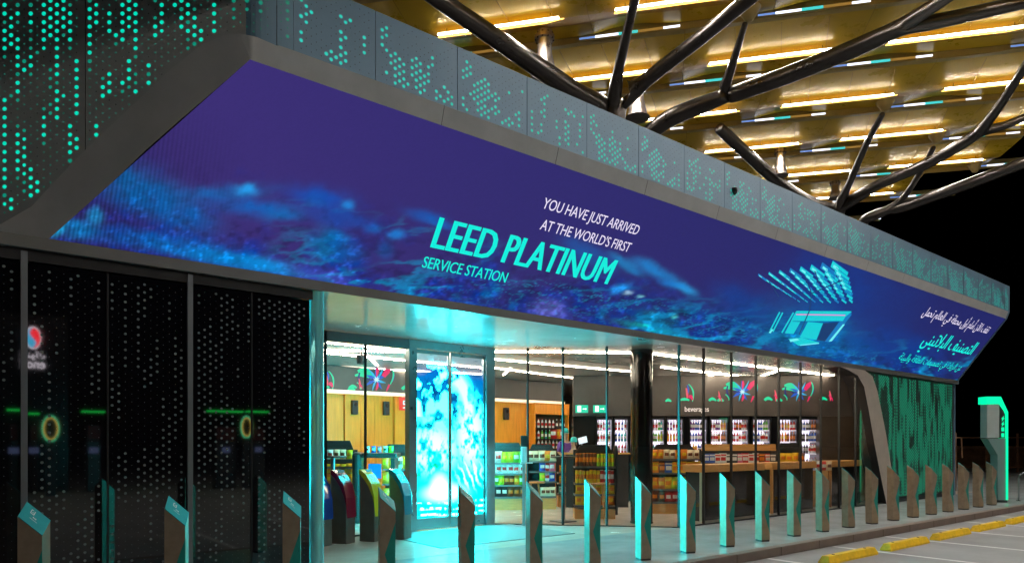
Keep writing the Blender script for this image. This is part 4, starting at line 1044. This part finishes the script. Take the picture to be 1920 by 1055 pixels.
# gondolas
rack = M('rack_dark_metal', (.035,.033,.033), .4, .3, var=.1); shelf_m = M('rack_shelf', (.16,.15,.15), .4, .4)
def gondola(px0, px1, d, shelves, label, base=.28, hdr=None, back_h=1.5, ends=False, depth_=.42, wood_hdr=False):
    r0, r1 = (px0-CX)/F*d, (px1-CX)/F*d; x, y = fr(r0, d); o_ = Vector((x,y,0)); wd = r1-r0
    t = thing('display_gondola', label, 'display shelf', o_)
    m = MB(); m.obox(FWD*.03, RGT*wd, FWD*depth_, UP*base); m.build('plinth', wood_light, t, local=True)
    m = MB(); m.obox(FWD*(depth_)+UP*(base+.002), RGT*wd, FWD*.04, UP*(back_h-base)); m.build('back_panel', rack, t, local=True)
    for z in shelves:
        m = MB(); m.obox(RGT*.004+UP*(z-.04), RGT*(wd-.008), FWD*(depth_-.004), UP*.04); m.build('shelf', shelf_m, t, local=True)
    if hdr:
        z0, z1 = hdr; m = MB(); a_ = .16*wd
        if wood_hdr: m.obox(FWD*.1+UP*z0, RGT*wd, FWD*.04, UP*(z1-z0)); m.build('header', wood_light, t, local=True)
        else: m.prism([RGT*.03+FWD*.2+UP*z0, RGT*(wd-.03)+FWD*.2+UP*z0, RGT*(wd-a_)+FWD*.2+UP*z1, RGT*a_+FWD*.2+UP*z1], FWD*.04); m.build('header', rack, t, local=True)
    if ends:
        m = MB(); pr = [(0,.1),(depth_,.1),(depth_,back_h),(depth_*.5,back_h+.1),(.06,back_h+.08),(0,back_h-.02)]
        m.prism([RGT*(wd+.003)+FWD*a+UP*b for a, b in pr], RGT*.05); m.build('end_panel', rack, t, local=True)
    return t, o_, wd
def gx(px, d): return (px-CX)/F*d
d = 16.8; _, o_, wd = gondola(916,984,d,[.33,.62,.90,1.17],'low snack shelf with green and white bags just right of the sliding doors',hdr=(1.43,1.66))
wh = 'the snack shelf right of the doors'
row('bag',['white','white','lime','lime','green','green'],o_+RGT*.09+FWD*.10+UP*1.17,6,.15,'top row of '+wh,1.0)
row('bag','white',o_+RGT*.09+FWD*.10+UP*.90,6,.15,'second row of '+wh,.88); row('bag',['green','lime','brown','orange','green'],o_+RGT*.07+FWD*.10+UP*.62,7,.125,'third row of '+wh,.88); row('bag',['dark','brown'],o_+RGT*.09+FWD*.10+UP*.33,6,.15,'bottom row of '+wh,.9)
d = 17.0; _, o_, wd = gondola(990,1043,d,[.33,.70,.95,1.20],'snack shelf with mixed bags behind the wooden stool',hdr=(1.45,1.62))
wh = 'the mixed snack shelf behind the stool'
row('bag',['cream','cream','orange','cream'],o_+RGT*.08+FWD*.10+UP*1.20,5,.135,'top row of '+wh,.95); row('bag',['blue','red','pink','white'],o_+RGT*.36+FWD*.08+UP*.95,3,.12,'second row of '+wh,.85); row('bag',['lime','white','blue','red'],o_+RGT*.36+FWD*.08+UP*.70,3,.12,'third row of '+wh,.85); row('bag','cream',o_+RGT*.38+FWD*.08+UP*.33,3,.12,'bottom row of '+wh,.85)
d = 14.75; _, o_, wd = gondola(1078,1154,d,[.30,.54,.78,1.145],'drink shelf of brown, lime, yellow and red tubes beside the round column',hdr=(1.44,1.61),ends=True,base=.22)
wh = 'the drink shelf beside the column'
row('tall',['brown','brown','lime','lime'],o_+RGT*.05+FWD*.06+UP*1.146,11,.077,'top row of '+wh,1.0,.003); row('tall',['yellow','yellow','yellow','red','red'],o_+RGT*.05+FWD*.06+UP*.781,11,.077,'second row of '+wh,1.0,.003)
row('bag','yellow',o_+RGT*.09+FWD*.08+UP*.541,6,.14,'third row of '+wh,.8); row('bag',['yellow','orange'],o_+RGT*.09+FWD*.08+UP*.301,6,.14,'bottom row of '+wh,.82)
d = 17.6; _, o_, wd = gondola(1046,1076,d,[.35,.62,.90],'dark narrow rack of amber jars behind the bistro table',back_h=1.3)
row('box',['orange','yellow'],o_+RGT*.10+FWD*.06+UP*.90,3,.13,'top of the narrow dark rack',.8); row('box',['orange','yellow'],o_+RGT*.10+FWD*.06+UP*.62,3,.13,'middle of the narrow dark rack',.8); row('box',['teal','yellow'],o_+RGT*.10+FWD*.06+UP*.35,3,.13,'bottom of the narrow dark rack',.8)
d = 15.9; _, o_, wd = gondola(1222,1312,d,[.28,.58,.96,1.28],'shelf of yellow packets and orange bags right of the round column',hdr=(1.45,1.62))
wh = 'the packet shelf right of the column'
row('bag',['orange','cream','orange','cream'],o_+RGT*.08+FWD*.10+UP*1.28,8,.14,'top row of '+wh,.8); row('box',['orange','brown','blue','yellow','yellow','yellow','yellow'],o_+RGT*.09+FWD*.08+UP*.96,7,.16,'second row of '+wh,1.05); row('bag',['orange','yellow','lime','yellow','yellow'],o_+RGT*.08+FWD*.08+UP*.58,7,.16,'third row of '+wh,1.0); row('bag',['brown','red','white','yellow'],o_+RGT*.08+FWD*.08+UP*.28,7,.16,'bottom row of '+wh,.9)
d = 17.2; _, o_, wd = gondola(1318,1458,d,[.5,.85,1.16],'long magazine shelf with a wooden header behind the bar counter',hdr=(1.46,1.63),wood_hdr=True)
row('box',['blue','white','white','dark','pink','red','white','brown','red','dark'],o_+RGT*.10+FWD*.06+UP*1.16,13,.14,'the long shelf with the wooden header',.95)
d = 17.3; _, o_, wd = gondola(1462,1512,d,[.5,.85,1.16],'short dark shelf of yellow packets at the end of the magazine shelf',hdr=(1.46,1.66))
row('bag',['yellow','yellow','brown'],o_+RGT*.10+FWD*.06+UP*1.16,4,.16,'the short shelf by the last fridges',.9)
d = 14.6; _, o_, wd = gondola(598,662,d,[.35,.78,1.14],'snack shelf with yellow bags at the left of the entrance glass',hdr=(1.48,1.70))
wh = 'the left entrance snack shelf'
row('bag',['white','cream','yellow'],o_+RGT*.08+FWD*.06+UP*1.30,5,.14,'the top of '+wh,.75); row('bag','yellow',o_+RGT*.08+FWD*.06+UP*1.0,5,.14,'middle of '+wh,.75); row('bag',['orange','yellow'],o_+RGT*.08+FWD*.06+UP*.78,5,.14,'lower row of '+wh,.8); row('bag',['yellow','white'],o_+RGT*.08+FWD*.06+UP*.35,5,.14,'bottom of '+wh,.8)
d = 15.6; _, o_, wd = gondola(716,768,d,[.35,.72,1.06],'snack shelf with orange bags just left of the sliding doors',hdr=(1.44,1.62))
wh = 'the orange snack shelf left of the doors'
row('bag',['orange','cream','orange'],o_+RGT*.08+FWD*.06+UP*1.06,4,.16,'top of '+wh,1.05); row('bag',['orange','red'],o_+RGT*.08+FWD*.06+UP*.72,4,.16,'middle of '+wh,1.0); row('bag','orange',o_+RGT*.08+FWD*.06+UP*.35,4,.16,'bottom of '+wh,1.0)
# dark service counter with a blue screen, in the left window
d = 13.9; p = onD(668,834,d); t = thing('service_counter', 'dark service counter with a blue screen behind the entrance glass', 'counter', (p.x,p.y,0))
m = MB(); m.obox(RGT*-.10, RGT*.19, FWD*.5, UP*1.46); m.build('end_post', rack, t, local=True, bevel=.07)
m = MB(); m.obox(RGT*.10+UP*1.34, RGT*.72, FWD*.55, UP*.10); tb = m.build('counter_top', rack, t, local=True, bevel=.02)
m = MB(); m.obox(RGT*.70+UP*0, RGT*.08, FWD*.5, UP*1.335); m.build('leg', rack, t, local=True)
m = MB(); m.obox(RGT*.22+FWD*.12+UP*.92, RGT*.26, FWD*.03, UP*.30); m.build('screen', M('counter_screen_blue', (0,.05,.1), .3, em=srgb(10,120,235), es=1.1), t, local=True)
row('bag',['white','blue','pink','cream','lime'],Vector((p.x,p.y,1.445))+RGT*.2+FWD*.15,5,.12,'the dark service counter',.5)
# niche shelves with bottles on the back wall
NX0, NX1 = bX(992), bX(1052)
t = thing('wall_shelf_unit', 'wall shelf unit of white and green bottles set into the wood wall', 'shelf unit', (NX0,YB-.3,0))
m = MB(); 
m.obox((NX0,YB-.30,1.5),(NX1-NX0,0,0),(0,.02,0),(0,0,0.01)); m.obox((NX0-.04,YB-.32,1.3),(.035,0,0),(0,.31,0),(0,0,1.25)); m.obox((NX1+.005,YB-.32,1.3),(.035,0,0),(0,.31,0),(0,0,1.25)); m.build('side_panel', wood, t)
m = MB(); m.obox((NX0,YB-.03,1.3),(NX1-NX0,0,0),(0,.02,0),(0,0,1.25)); m.build('back_panel', M('niche_back', (.10,.05,.025), .5), t)
m = MB(); m.obox((NX0-.04,YB-.34,2.555),(NX1-NX0+.08,0,0),(0,.33,0),(0,0,.34)); m.build('header', wood, t)
for q, (z, items) in enumerate(((2.14,[('bottle',['white']*4+['dark']*3)]),(1.80,[('bottle',['white','green','teal','green'])]),(1.50,[('bottle',['white']*5+['cream']*3)]))):
    m = MB(); m.obox((NX0+.003,YB-.30,z-.03),(NX1-NX0-.006,0,0),(0,.26,0),(0,0,.03)); m.build('shelf', rack, t)
    nn = 9; st = (NX1-NX0-.12)/(nn-1)
    for i in range(nn):
        kind, cols = items[0]; lim = 5 if q == 1 else 9
        if i < lim: put('bottle', cols[i*len(cols)//lim], (NX0+.06+st*i, YB-.2, z+.001), '%s shelf of the wall unit' % ['top','middle','lowest'][q], 1.12)
        elif i % 1 == 0: put('bag', ['red','orange','pink','blue'][i-5], (NX0+.06+st*i, YB-.2, z+.001), 'middle shelf of the wall unit', 1.25)
# bar counters along the front glass
def counter(px0, px1, lab, step=0):
    x0, x1 = gX(px0, 8.75), gX(px1, 8.75); t = thing('bar_counter', lab, 'counter', (x0,8.75,0))
    m = MB(); m.obox((x0,8.72,1.03),(x1-x0,0,0),(0,.5,0),(0,0,.16)); m.build('counter_top', wood_light, t, bevel=.008)
    m = MB(); m.obox((x0+.03,8.80,.0),(x1-x0-.06,0,0),(0,.36,0),(0,0,1.028)); m.build('cabinet', black_wall, t)
    m = MB(); m.obox((x0+.01,8.73,0.0),(.05,0,0),(0,.06,0),(0,0,1.028)); m.build('corner_strip', wood_light if step else M('pale_strip',(.35,.5,.42),.4), t)
counter(1314,1432,'longest bar counter with a light wood top behind the front glass'); counter(1446,1529,'middle bar counter with an orange wood corner strip',1); counter(1556,1618,'shortest bar counter nearest the timber wall',1)
row('bag',['white','red','cream'],Vector((gX(1534,8.9),8.9,.95)),3,.14,'the gap between the last two counters',.9)
t = thing('snack_stand','low stand of snack bags between the last two bar counters','stand',(gX(1533,8.9),8.9,0)); m = MB(); m.box((.12,.03,.475),(.40,.16,.95),yaw); m.build('stand_body', wood_light, t, local=True)
# bistro table, stools, sanitiser stand, tall table
def bistro(px, py, d, top, r, lab, mat_top):
    p = onD(px, 834, d); t = thing('bistro_table', lab, 'table', (p.x,p.y,0))
    m = MB(); m.lathe([(r-.02,top-.035),(r,top-.02),(r,top-.005),(r-.01,top)], n=26); m.build('table_top', mat_top, t, local=True, smooth=True)
    m = MB(); m.lathe([(.045,.05),(.045,top-.036)], n=14); m.build('post', alu, t, local=True, smooth=True)
    m = MB(); m.box((0,0,.012),(.40,.40,.024)); m.lathe([(.17,.025),(.15,.035),(.05,.05)], n=20); m.build('base', alu, t, local=True)
bistro(1056,834,14.3,1.37,.26,'tall dark bistro table right of the hand sanitiser stand',rack); bistro(624,834,12.9,1.40,.26,'tall dark bistro table behind the leftmost entrance glass',rack)
def stool(px, d, h, lab):
    p = onD(px, 834, d); t = thing('wooden_stool', lab, 'stool', (p.x,p.y,0), .4, 'wooden stools behind the oblique glass')
    m = MB(); m.lathe([(.17,h-.03),(.19,h-.015),(.185,h)], n=24); m.build('seat', wood_light, t, local=True, smooth=True)
    for a in range(3):
        an = a*2.094; m = MB(); m.tube([(.10*math.cos(an),.10*math.sin(an),h-.031),(.21*math.cos(an),.21*math.sin(an),0.0)], [.016,.011], 8); m.build('leg', wood_light, t, local=True)
stool(1005,14.0,.85,'round wooden stool left of the bistro table post'); stool(1126,13.75,.84,'round wooden stool before the drink shelf')
p = onZ(984,986,0); t = thing('sanitiser_stand', 'slim hand sanitiser stand with a pale dispenser before the oblique glass', 'stand', (p.x,p.y,0), yaw)
m = MB(); m.lathe([(.20,0),(.20,.012),(.18,.02)], n=24); m.build('base', alu, t, local=True)
m = MB(); m.box((-.02,0,.69),(.06,.045,1.33)); m.build('pole', M('stand_pole', (.55,.56,.57), .3, .7), t, local=True)
m = MB(); m.box((0,.02,1.58),(.16,.03,.42)); m.build('back_plate', rack, t, local=True, bevel=.01)
m = MB(); m.box((-.015,-.05,1.42),(.12,.10,.30)); m.build('dispenser', M('dispenser_white', (.7,.72,.72), .3), t, local=True, bevel=.015)
m = MB(); m.box((.03,-.09,1.255),(.24,.16,.02)); m.build('drip_tray', M('dispenser_white', (.7,.72,.72)), t, local=True, bevel=.004)

# ------------------------------------------------------------------ two staff behind the counter
skin_c = M('skin', (.42,.24,.16), .5, var=.05); uni = M('uniform_purple', (.13,.05,.28), .7, var=.15, scale=10); cap_m = M('cap_teal', (.01,.36,.36), .6); trous = M('trousers_dark', (.03,.03,.04), .7); hair_m = M('hair_dark', (.015,.012,.01), .6)
def person(px, d, zf, label, turn, arm):
    p = onD(px, 834, d); t = thing('person', label, 'person', (p.x,p.y,zf), yaw+turn)
    V = []; E = []; Rr = []
    def add(v, r, prev=None):
        V.append(v); Rr.append(r)
        if prev is not None: E.append((prev, len(V)-1))
        return len(V)-1
    pel = add((0,0,.92),(.15,.11)); sp_ = add((0,0,1.10),(.135,.10),pel); ch = add((0,.01,1.30),(.16,.11),sp_); nk_ = add((0,0,1.44),(.055,.055),ch)
    h1 = add((0,-.015,1.54),(.068,.075),nk_); h2 = add((0,-.01,1.62),(.076,.088),h1); add((0,0,1.70),(.055,.065),h2)
    for sx in (-1,1):
        hp = add((sx*.09,0,.86),.085,pel); kn = add((sx*.10,-.01,.48),.058,hp); an = add((sx*.10,.01,.09),.042,kn); add((sx*.11,-.13,.035),.036,an)
        sh = add((sx*.17,0,1.37),.060,ch); el = add((sx*.23,-.02 if arm != sx else -.06,1.10),.042,sh)
        wr = add((sx*.21 if arm != sx else sx*.13,-.20,1.02 if arm != sx else 1.12),.028,el); pm = add((V[wr][0]-sx*.005,V[wr][1]-.07,V[wr][2]-.005),.028,wr)
        for f in range(4):
            k1 = add((V[pm][0]+(f-1.5)*.019,V[pm][1]-.045,V[pm][2]-.006),.009,pm); add((V[k1][0],V[k1][1]-.032-.006*(f in (1,2)),V[k1][2]-.016),.0075,k1)
        th_ = add((V[wr][0]-sx*.035,V[wr][1]-.045,V[wr][2]),.010,wr); add((V[th_][0]-sx*.012,V[th_][1]-.03,V[th_][2]-.008),.008,th_)
    off = Vector(t.location)
    o = skin_mesh('body', [Vector(v)+off for v in V], E, Rr, skin_c, t)
    # clothing follows the body
    def cloth(name, ids, mat_, grow):
        mp = {i: k for k, i in enumerate(ids)}; es = [(mp[a], mp[b]) for a, b in E if a in mp and b in mp]
        rr = [tuple(x+grow for x in (Rr[i] if hasattr(Rr[i],'__len__') else (Rr[i],Rr[i]))) for i in ids]
        skin_mesh(name, [Vector(V[i])+off for i in ids], es, rr, mat_, t)
    nl = len(V)
    legs = [0] + [i for i, v in enumerate(V) if v[2] < .9 and v[2] > .05 and i not in (0,)]
    cloth('trousers', [0]+[i for i in legs if i], trous, .012)
    up = [0,1,2] + [i for i, v in enumerate(V) if abs(v[0]) > .15 and v[2] > 1.05 and (Rr[i] if not hasattr(Rr[i],'__len__') else 1) in (.060,.042)]
    cloth('shirt', up, uni, .016)
    m = MB(); m.lathe([(.094,1.625),(.096,1.66),(.088,1.71),(.06,1.75),(.012,1.765)], n=18, sx=.92, sy=1.06)
    m.face([(-.07,-.07,1.632),(-.055,-.16,1.622),(0,-.175,1.62),(.055,-.16,1.622),(.07,-.07,1.632)]); m.build('cap', cap_m, t, local=True, smooth=True)
    m = MB(); m.lathe([(.080,1.52),(.089,1.57),(.093,1.628)], n=18, sx=.93, sy=1.0); m.v = [(x, y+.022, z) for x, y, z in m.v]; m.build('hair', hair_m, t, local=True, smooth=True)
    for sx in (-1,1):
        m = MB(); m.lathe([(.004,-.006),(.009,0),(.004,.006)], (sx*.03,-.094,1.595), 8); m.build('eye', hair_m, t, local=True)
    m = MB(); m.prism([(-.012,-.088,1.555),(.012,-.088,1.555),(.006,-.092,1.60),(-.006,-.092,1.60)], (0,-.014,0)); m.build('nose', skin_c, t, local=True, bevel=.004)
    m = MB(); m.box((0,-.086,1.525),(.042,.010,.010)); m.build('mouth', M('lips', (.30,.10,.09), .5), t, local=True)
    for sx in (-1,1):
        m = MB(); m.lathe([(.006,-.028),(.014,0),(.008,.026)], (sx*.078,.0,1.585), 8, sx=.6); m.build('ear', skin_c, t, local=True, smooth=True)
person(1060, 18.4, .30, 'person in teal cap and purple shirt standing behind the bistro table', .5, 1)
person(1076, 17.95, .06, 'person in teal cap and purple shirt at the till right of the bistro table', -.7, -1)
p = onD(1076,834,17.55); t = thing('till_counter', 'wooden till counter in front of the staff', 'counter', (p.x,p.y,0)); 
m = MB(); m.obox(RGT*-.2+UP*0, RGT*1.6, FWD*.2, UP*1.36); m.build('counter_body', rack, t, local=True); m = MB(); m.obox(RGT*-.25-FWD*.04+UP*1.362, RGT*1.7, FWD*.3, UP*.05); m.build('counter_top', wood_light, t, local=True)
m = MB(); m.obox(RGT*.14+UP*1.62+FWD*.05, RGT*.22+UP*.06, FWD*.02, UP*.16-RGT*.03); m.obox(RGT*.2+UP*1.413+FWD*.07, RGT*.03, FWD*.03, UP*.21); m.build('till_screen', M('till_screen', (.6,.6,.6), .4, em=(.7,.72,.8), es=.9), t, local=True)

# ------------------------------------------------------------------ charging totem, rail, fence, pipe
tot_grey = M('totem_grey_panel', (.42,.50,.50), .35, .2, var=.08); tot_dark = M('totem_dark', (.05,.06,.065), .3, .3); neon_g = M('totem_edge_light', (0,.1,.08), .4, em=srgb(0,222,150), es=1.5)
def totem(loc, label, first=None):
    if first is not None: return dup(first, loc, label=label)
    d = 19.1; k = d/F; t = thing('charging_totem', label, 'charging totem', loc)
    def q(px, py): return RGT*((px-1866)*k) + UP*((941-py)*k)
    def pr(pts, d0, d1): m = MB(); m.prism([q(*p)+FWD*d0 for p in pts], FWD*(d1-d0)); return m
    pr([(1848,757),(1871,757),(1871,820),(1848,820)], -.06, .22).build('head_panel', tot_grey, t, local=True, bevel=.01)
    pr([(1848,821),(1871,821),(1884,821),(1884,936),(1869,936),(1868,852),(1850,822)], -.05, .24).build('stem', M('totem_stem', (.18,.30,.30), .35, .2), t, local=True)
    pr([(1871.4,757),(1874,757),(1882,776),(1882,820.5),(1871.4,820.5)], -.05, .24).build('side_panel', tot_dark, t, local=True)
    pr([(1846,743),(1873,743),(1886.5,772),(1886.5,936),(1883.6,936),(1883.2,775),(1870,756.5),(1846,756.5)], -.08, .26).build('edge_light', neon_g, t, local=True)
    for i, y in enumerate((784,794,804,815)):
        m = MB(); h = 5.0; pts = [(1879.5,y-h),(1874.5,y+.6),(1877,y+.6),(1875.5,y+h),(1881,y-.8),(1878.2,y-.8)] if i < 2 else [(1875,y-3.6),(1880,y-3.6),(1880,y+3.6),(1875,y+3.6)]
        m.prism([q(*p)+FWD*-.055 for p in pts], FWD*-.006); m.build('icon', neon_g, t, local=True)
    pr([(1867,936.5),(1886,936.5),(1886,941),(1867,941)], -.06, .25).build('foot', tot_dark, t, local=True)
    return t
tl = onZ(1866,941,0)
TT = totem(tl, 'tall grey charging totem with glowing green edge at the end of the bollards')
p = onZ(1912,938,0); t = thing('hoop_rail', 'thin bent metal hoop rail at the right edge of the pavement', 'rail', (p.x,p.y,0))
m = MB(); a = RGT
m.tube([a*-.03+UP*0, a*-.03+UP*.65, a*0+UP*.74, a*.10+UP*.80, a*.9+UP*.80, a*1.0+UP*.74, a*1.03+UP*.65, a*1.03+UP*0], .022, 8); m.build('hoop', alu, t, local=True, smooth=True)
for s_ in (-.03,1.03):
    m = MB(); m.lathe([(.06,0),(.06,.012)], RGT*s_, 12); m.build('foot_plate', alu_dark, t, local=True)
t = thing('boundary_fence', 'dark brown rail fence far behind the charging totem', 'fence', onD(1790,834,44)*1.0)
t.location.z = -.14; brown = M('fence_brown', (.20,.10,.055), .6, var=.3)
for i, z in enumerate((.30,.95,1.6,2.2)):
    m = MB(); m.obox(Vector((0,0,z)), RGT*16, FWD*.08, UP*.07); m.build('rail', brown, t, local=True)
for i in range(9):
    m = MB(); m.obox(RGT*(i*2.0+.1)+FWD*.09, RGT*.10, FWD*.1, UP*2.5); m.build('fence_post', brown, t, local=True)
t = thing('low_wall', 'long low brown wall in the dark beyond the rail fence', 'wall', onD(1700,834,52)); t.location.z = -.14
m = MB(); m.obox(Vector((0,0,0)), RGT*34, FWD*.3, UP*1.5); m.build('wall_face', M('low_wall_brown', (.22,.12,.07), .8, var=.3), t, local=True)
m = MB(); m.obox(UP*1.502-FWD*.05, RGT*34, FWD*.4, UP*.12); t['kind'] = 'thing'; m.build('coping', M('low_wall_coping', (.28,.18,.12), .8, var=.2), t, local=True)
p = onD(1791,834,24); t = thing('vent_pipe', 'thin brown pipe rising at the far right corner of the store', 'pipe', (p.x,p.y,-.14))
m = MB(); m.tube([(0,0,0),(0,0,1.9),RGT*.02+UP*2.1,RGT*-.06+UP*2.3,RGT*-.06+UP*3.9], .035, 8); m.build('pipe_run', brown, t, local=True, smooth=True)
m = MB(); m.tube([RGT*.0+UP*2.0, RGT*.22+UP*2.0, RGT*.25+UP*1.3], .022, 8); m.build('valve', brown, t, local=True)

# ------------------------------------------------------------------ forecourt behind the viewer, seen reflected in the dark glass
def mir(px, py, Y):           # the real place of what is reflected at this spot of the glass plane
    v = onY(px, py, 2*YG - Y); return Vector((v.x, Y, v.z))
YSg = -14.0
c = mir(62, 633, YSg); t = thing('price_pylon', 'lit station pylon across the forecourt with round red and blue logo and enoc lettering', 'sign', (c.x,YSg,-.14))
m = MB(); m.obox((c.x-1.1,YSg-.35,-.14),(2.2,0,0),(0,.3,0),(0,0,c.z+1.0)); m.build('pylon_body', black_wall, t)
ra, rb_ = .25, .42
def egg(f0, f1, n=22): return [(ra*math.sin(f0+(f1-f0)*i/n), rb_*math.cos(f0+(f1-f0)*i/n)) for i in range(n+1)]
face = lambda pts, y, mi, m: m.face([(c.x+x, YSg-.05+y+.05, c.z+z) for x, z in pts], mi)
m = MB(); face(egg(0,2*math.pi), .004, 0, m)
sc_ = lambda pts, k: [(x*k, z*k) for x, z in pts]
curve = [(.10*math.sin(math.pi*2*i/12), rb_*.88*(-1+2*i/12)) for i in range(13)]
face(sc_(egg(0,math.pi),.88)+curve[1:-1], .008, 1, m); face(sc_(egg(math.pi,2*math.pi),.88)+curve[::-1][1:-1], .008, 2, m)
m.build('logo', [M('sign_white', (0,0,0), .5, em=(1,.9,1), es=7), M('sign_red', (0,0,0), .5, em=(1,.02,.03), es=10), M('sign_blue', (0,0,0), .5, em=(.05,.55,.9), es=7)], t, fixn=False)
sw = MATS['sign_white']
lay_text('enoc', 'lettering', sw, t, Vector((c.x+.36,YSg+.002,c.z-1.12)), Vector((-1,0,0)), UP, Vector((0,1,0)), .72, .36, bold=.02)
lay_text(rtl('إينوك'), 'lettering', sw, t, Vector((c.x+.36,YSg+.002,c.z-.74)), Vector((-1,0,0)), UP, Vector((0,1,0)), .72, .26, bold=.015)
gn = M('green_line_light', (0,.05,.01), .4, em=(.02,1,.12), es=3.5); red_d = M('dispenser_red', (.10,.01,.01), .4)
for i, (a, b, y, Y_) in enumerate(((13,37,768,-13),(52,73,775,-13.6),(153,195,771,-13),(388,452,770,-12),(462,500,771,-13.5))):
    A_, B_ = mir(a,y,Y_), mir(b,y,Y_); lab = 'fuel dispenser across the forecourt with a green light line, %s from the left as reflected' % ord_(i)
    t = thing('fuel_dispenser', lab, 'fuel dispenser', ((A_.x+B_.x)/2,Y_,-.14)); w_ = abs(B_.x-A_.x)
    m = MB(); m.box((0,0,.95),(w_*.6,.5,1.9)); m.build('cabinet', tot_dark, t, local=True, bevel=.03)
    m = MB(); m.box((0,.256,2.2),(w_*.55,.02,.5)); m.build('top_panel', red_d, t, local=True); m = MB(); m.box((0,0,2.2),(w_*.5,.4,.55)); m.build('top_box', tot_dark, t, local=True)
    m = MB(); m.box((0,.1,A_.z+.14),(w_,.5,.05)); m.build('light_line', gn, t, local=True)
    m = MB(); m.box((0,.256,1.55),(.3,.02,.22)); m.build('display', M('dispenser_display', (0,0,0), .4, em=(.4,.5,1), es=.8), t, local=True)
for i, (px, py, w_, lab) in enumerate(((95,803,.38,'glowing oval light ring across the forecourt, left one as reflected'),(462,800,.34,'glowing oval light ring across the forecourt, right one as reflected'))):
    Y_ = -11.5; q_ = mir(px, py, Y_); hh = .44; t = thing('light_ring', lab, 'light ring', (q_.x,Y_,-.14)); zc = q_.z+.14
    for k_, (rr_, co_) in enumerate(((1.0,(.05,1,.45)),(.82,(1,.65,.1)))):
        m = MB(); n_ = 28; pts = [(w_*.62*rr_*math.sin(a_*2*math.pi/n_), .05*k_, zc+hh*rr_*math.cos(a_*2*math.pi/n_)) for a_ in range(n_+1)]
        m.tube(pts, .03, 6, cap=False); m.build('ring_tube', M('ring_%d' % k_, (0,0,0), .4, em=co_, es=4), t, local=True)
    m = MB(); m.box((0,0,(zc-hh)/2),(.3,.2,zc-hh-.02)); m.build('pedestal', tot_dark, t, local=True)
q_ = mir(1352,905,-1.4)
totem((q_.x,-1.4,-.14), 'second charging totem across the parking bays, seen reflected in the front glass', TT)
